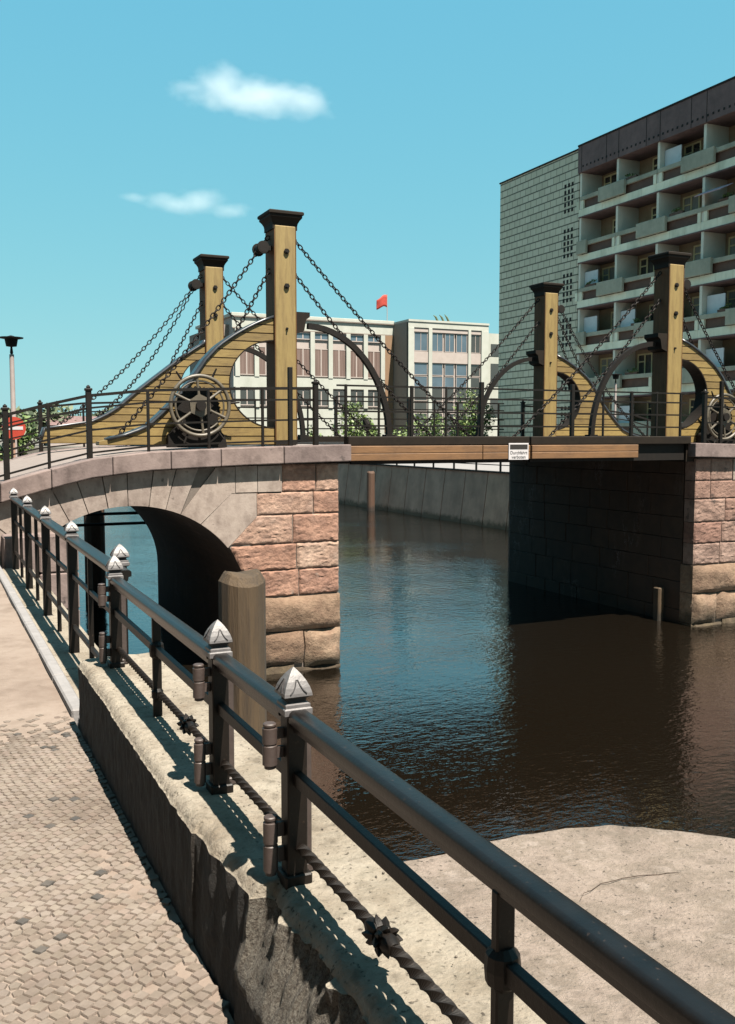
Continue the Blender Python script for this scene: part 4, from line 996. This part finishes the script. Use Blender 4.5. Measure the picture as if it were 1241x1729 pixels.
for k in range(8):
    a, b = bays[k]+.29, bays[k+1]-.29
    for z0, z1, mt in ((15.65, 16.5, 'glass'), (11.2, 14.6, 'curtain'), (7.6, 9.5, 'darkglass')):
        f = MB(); f.box(a+.0, b, GY+.12, GY+.18, z0, z0+.1); f.box(a, b, GY+.12, GY+.18, z1-.1, z1); f.box((a+b)/2-.07, (a+b)/2+.07, GY+.12, GY+.18, z0+.1, z1-.1)
        wf = f.build('window', 'pinkwhite', wb)
        for s_ in (0, 1):
            p = MB(); aa, bb = (a+.03, (a+b)/2-.07) if s_ == 0 else ((a+b)/2+.07, b-.03); p.box(aa, bb, GY+.15, GY+.295, z0+.08, z1-.08); p.build('pane', mt, wf)
MB().box(53.2, 54.4, GY-.1, GY+.29, 4.4, 16.57).build('corner_strip', 'orange', wb)
EX0, EX1, EY = 54.5, 66.0, 105.0
MB().box(EX0, EX1, EY+.3, 126, 2.38, 18.0).build('entrance_core', 'pinkwhite', wb)
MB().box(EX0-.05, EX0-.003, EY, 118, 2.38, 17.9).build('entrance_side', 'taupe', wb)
m = MB(); m.box(EX0-.05, EX1, EY-.1, EY+.29, 17.3, 18.0); m.box(EX0-.06, EX1+.05, EY-.2, 126, 18.003, 18.25); m.build('entrance_cornice', 'white', wb)
cols_ = [(54.45, 55.25), (57.3, 57.8), (63.0, 63.4), (64.95, 66.0)]
for a, b in cols_:
    m = MB(); m.cbox(a, b, EY-.15, EY+.29, 2.38, 17.29, .02); m.build('entrance_pier', 'white', wb)
m = MB(); m.box(55.26, 64.94, EY+.0, EY+.28, 13.05, 14.4); m.box(55.26, 64.94, EY+.0, EY+.28, 16.8, 17.25); m.build('spandrel', 'pinkwhite', wb)
m = MB()
for a, b in ((55.3, 57.25), (57.85, 62.95), (63.45, 64.9)): m.box(a, b, EY+.02, EY+.285, 17.251, 17.297)
m.build('cornice_slots', 'gap', wb)
wc = [(55.35, 57.25), (57.85, 59.45), (59.7, 61.1), (61.35, 62.95), (63.45, 64.9)]
wr = [(14.45, 16.75), (11.5, 13.0), (10.05, 11.4), (8.3, 9.95), (7.0, 8.2), (4.6, 6.8), (2.5, 4.5)]
for ci, (a, b) in enumerate(wc):
    for ri, (z0, z1) in enumerate(wr):
        f = MB(); t = .07
        f.box(a, b, EY+.10, EY+.17, z0, z0+t); f.box(a, b, EY+.10, EY+.17, z1-t, z1); f.box(a, a+t, EY+.10, EY+.17, z0+t, z1-t); f.box(b-t, b, EY+.10, EY+.17, z0+t, z1-t)
        if ri == 0: f.box((a+b)/2-.03, (a+b)/2+.03, EY+.10, EY+.17, z0+t, z1-t)
        wf = f.build('window', 'pinkwhite', wb)
        p = MB(); p.box(a+.04, b-.04, EY+.14, EY+.298, z0+.04, z1-.04); p.build('pane', 'glass' if (ri < 3 and ci < 4) else 'darkglass', wf)
MB().box(66.0, 84, 109.4, 126, 2.38, 17.6).build('right_wing', 'white', wb)
for k in range(6):
    for z0, z1 in ((14.6, 16.2), (10.6, 13.6), (6.5, 9)):
        f = MB(); x = 66.9+k*2.3; f.box(x, x+1.4, 109.34, 109.397, z0, z1); f.build('window', 'darkglass', wb)
m = MB(); m.box(59, 61, 112, 114, 18.26, 18.75); m.build('roof_hatch', 'taupe', wb)
fl = thing('flag', 'red flag on a slim pole above the white building roof', 'flag', (53.9, 109, 18.4))
m = MB(); m.cyl((54.0, 109.9, 18.4), (54.0, 109.9, 21.9), .05, 8); m.build('flagpole', 'metalwhite', fl)
m = MB(); vs = []; fs = []
for i in range(11):
    for j in range(6):
        u, v = i/10, j/5; vs.append((54.0-u*1.45, 109.9+.14*math.sin(u*7+v*1.5)*u, 21.75-.25*u*u-.3*u+.15*math.sin(u*5)-v*(1.55-.35*u)))
for i in range(10):
    for j in range(5): a = i*6+j; fs.append((a, a+1, a+7, a+6))
m.add(vs, fs); fo = m.build('flag_cloth', 'flag', fl, smooth=True); sm = fo.modifiers.new('thickness', 'SOLIDIFY'); sm.thickness = .02
for i, x in enumerate((62.3, 63.2, 64.0)):
    m = MB(); m.tube([(x+.5, 112, 18.25), (x+.3, 112, 19.0), (x-.1, 112, 19.7), (x-.45, 112, 19.9+.1*i)], [.10, .16, .13, .03], 8)
    tag(m.build('roof_plume', 'leaf_far', origin=(x, 112, 18.25)), ['left', 'middle', 'right'][i]+' of three drooping plant plumes on the entrance block roof', 'plant', 'plumes on the white roof')
fd = thing('floodlight', 'small dark floodlight on a stem behind the bridge rail beside the bushes', 'floodlight', (12.6, 34, 0))
fd.location = (23.3, 50, 2.38)
m = MB(); m.cyl((23.3, 50, 2.38), (23.3, 50, 4.35), .07, 8); m.build('stem', 'old_iron', fd)
m = MB(); m.tube([(23.1, 50, 4.95), (23.28, 50, 4.65), (23.42, 50, 4.35)], [.13, .22, .16], 10); m.build('lamp_head', 'old_iron', fd)

# unseen row of houses left of the pavement, added to block sky light
qh = thing('sky_blocking_house', 'unseen dark brick house row added left of the pavement to cut sky light', 'building', (-9, -8, PZ))
MB().box(-16, -6.5, -45, 12, PZ-.1, 19).build('wall', 'redbrick', qh)
MB().prism([(-16.4, 19), (-6.1, 19), (-11.2, 23)], -45.3, 12.3).build('roof', 'roofband', qh)
for zf in (3.4, 7.0, 10.6, 14.2):
    for k in range(11):
        f = MB(); yy = 9.5-k*5; f.box(-6.5, -6.42, yy-.65, yy+.65, zf, zf+1.9); wf = f.build('window', 'winframe', qh)
        MB().box(-6.44, -6.40, yy-.55, yy+.55, zf+.1, zf+1.8).build('pane', 'darkglass', wf)

# thin bent twig lying on the platform
m = MB(); m.tube([(1.78+.42*k/14, 2.27+.055*math.sin(math.pi*(k/14)**.8)+.004*math.sin(k*2.1), 2.584+.002*math.sin(k*1.7)) for k in range(15)], [.0006+.0008*math.sin(math.pi*(k+1)/16) for k in range(15)], 6)
tag(m.build('twig', 'twig', origin=(2, 2.3, 2.6), smooth=True), 'thin bent dry twig lying on the pale stone platform', 'twig')

# ------------------------------------------------------------------ clouds (real volumes far away)
def cloud(c, r, seed, lab, dens, billows):
    mb = MB(); q = random.Random(seed); n = 24
    vs = []; fs = []
    for j in range(n//2+1):
        for i in range(n):
            a, b = 2*math.pi*i/n, math.pi*j/(n//2)
            vs.append((c[0]+r[0]*math.sin(b)*math.cos(a), c[1]+r[1]*math.sin(b)*math.sin(a), c[2]+r[2]*math.cos(b)))
    for j in range(n//2):
        for i in range(n): fs.append((j*n+i, j*n+(i+1) % n, (j+1)*n+(i+1) % n, (j+1)*n+i)[::-1])
    mb.add(vs, fs)
    m, nt, bs = nodes('cloud_vapour'); nt.nodes.remove(bs); out = nt.nodes['Material Output']
    vol = N(nt, 'ShaderNodeVolumePrincipled'); vol.inputs['Color'].default_value = (1, 1, 1, 1); vol.inputs['Anisotropy'].default_value = -.3
    tc = N(nt, 'ShaderNodeTexCoord')
    prev = None
    for (bx, bz, rx, rz) in billows:                    # soft billows, broken up by noise
        mp = N(nt, 'ShaderNodeMapping'); mp.vector_type = 'TEXTURE'; mp.inputs['Location'].default_value = (bx, 0, bz); mp.inputs['Scale'].default_value = (rx, (rx+rz)*.5, rz)
        nt.links.new(tc.outputs['Object'], mp.inputs[0]); ln = N(nt, 'ShaderNodeVectorMath', operation='LENGTH'); nt.links.new(mp.outputs[0], ln.inputs[0])
        if prev is None: prev = ln.outputs['Value']
        else:
            mn = N(nt, 'ShaderNodeMath', operation='SMOOTH_MIN'); mn.inputs[2].default_value = .3; nt.links.new(prev, mn.inputs[0]); nt.links.new(ln.outputs['Value'], mn.inputs[1]); prev = mn.outputs[0]
    nz = N(nt, 'ShaderNodeTexNoise'); nz.inputs['Scale'].default_value = .075; nz.inputs['Detail'].default_value = 4; nz.inputs['Roughness'].default_value = .55
    mv = N(nt, 'ShaderNodeMapping'); mv.inputs['Scale'].default_value = (.8, 1, 1.3); mv.inputs['Location'].default_value = (seed*31, seed*17, 0); nt.links.new(tc.outputs['Object'], mv.inputs[0]); nt.links.new(mv.outputs[0], nz.inputs['Vector'])
    a = N(nt, 'ShaderNodeMath', operation='MULTIPLY_ADD'); nt.links.new(nz.outputs['Fac'], a.inputs[0]); a.inputs[1].default_value = 1.5; a.inputs[2].default_value = .25
    s_ = N(nt, 'ShaderNodeMath', operation='SUBTRACT'); nt.links.new(a.outputs[0], s_.inputs[0]); nt.links.new(prev, s_.inputs[1])
    mr = N(nt, 'ShaderNodeMapRange'); nt.links.new(s_.outputs[0], mr.inputs[0]); mr.inputs[1].default_value = 0; mr.inputs[2].default_value = 1.0; mr.inputs[3].default_value = 0; mr.inputs[4].default_value = dens
    nt.links.new(mr.outputs[0], vol.inputs['Density']); nt.links.new(vol.outputs[0], out.inputs['Volume'])
    MAT['cloud_'+str(seed)] = m
    o = mb.build('cloud', 'cloud_'+str(seed), None, origin=c); tag(o, lab, 'cloud')
    return o
cloud((202, 600, 223), (74, 34, 26), 2, 'upper larger white cloud high in the blue sky', .022, [(-24, 2, 17, 13), (4, 0, 26, 11), (34, -1, 18, 11), (-4, -5, 50, 7), (-42, -3, 14, 4)])
cloud((160, 600, 149.5), (60, 28, 18), 5, 'lower smaller wispy cloud left of the tall near tower', .017, [(4, 2, 17, 8), (-12, -1, 24, 5.5), (22, -2, 17, 4.5), (-38, 0, 12, 3)])

# ------------------------------------------------------------------ light, sky, camera
sunv = Vector((.10, -.50, 1.0))
elev = math.asin(sunv.normalized().z); az = math.atan2(sunv.x, sunv.y)
wd = bpy.data.worlds.new('World'); scene.world = wd; wd.use_nodes = True
nt = wd.node_tree; bg = nt.nodes['Background']
sky = nt.nodes.new('ShaderNodeTexSky'); sky.sky_type = 'NISHITA'; sky.sun_disc = False
sky.sun_elevation = elev; sky.sun_rotation = az; sky.air_density = 1.0; sky.dust_density = .6; sky.ozone_density = 1.0
sep = nt.nodes.new('ShaderNodeSeparateColor'); cmb = nt.nodes.new('ShaderNodeCombineColor'); nt.links.new(sky.outputs[0], sep.inputs[0])
for ch, (pw, tn) in enumerate(((.55, .62), (.26, 1.88), (.06, 2.88))):      # cyan colour-print rendition of the clear sky
    pn = N(nt, 'ShaderNodeMath', operation='POWER'); nt.links.new(sep.outputs[ch], pn.inputs[0]); pn.inputs[1].default_value = pw
    mn_ = N(nt, 'ShaderNodeMath', operation='MULTIPLY'); nt.links.new(pn.outputs[0], mn_.inputs[0]); mn_.inputs[1].default_value = tn; nt.links.new(mn_.outputs[0], cmb.inputs[ch])
nt.links.new(cmb.outputs[0], bg.inputs['Color']); bg.inputs['Strength'].default_value = .058
sl = bpy.data.lights.new('sun', 'SUN'); sl.energy = 5.0; sl.angle = R(.5); sl.color = (1, .91, .79)
so = bpy.data.objects.new('sun', sl); COL.objects.link(so); so.rotation_euler = (-sunv).to_track_quat('-Z', 'Y').to_euler(); so.location = (0, 0, 60)
scene.view_settings.view_transform = 'Standard'; scene.view_settings.look = 'None'; scene.view_settings.exposure = 2.03
cam = bpy.data.cameras.new('camera'); cam.sensor_fit = 'HORIZONTAL'; cam.sensor_width = 36; cam.lens = 36*1605/1241
cam.clip_start = .05; cam.clip_end = 6000
co = bpy.data.objects.new('camera', cam); COL.objects.link(co); co.location = (0, 0, 4)
co.rotation_euler = (R(90)-math.atan(129/1605), 0, -R(25)); scene.camera = co
scene.cycles.volume_bounces = 6
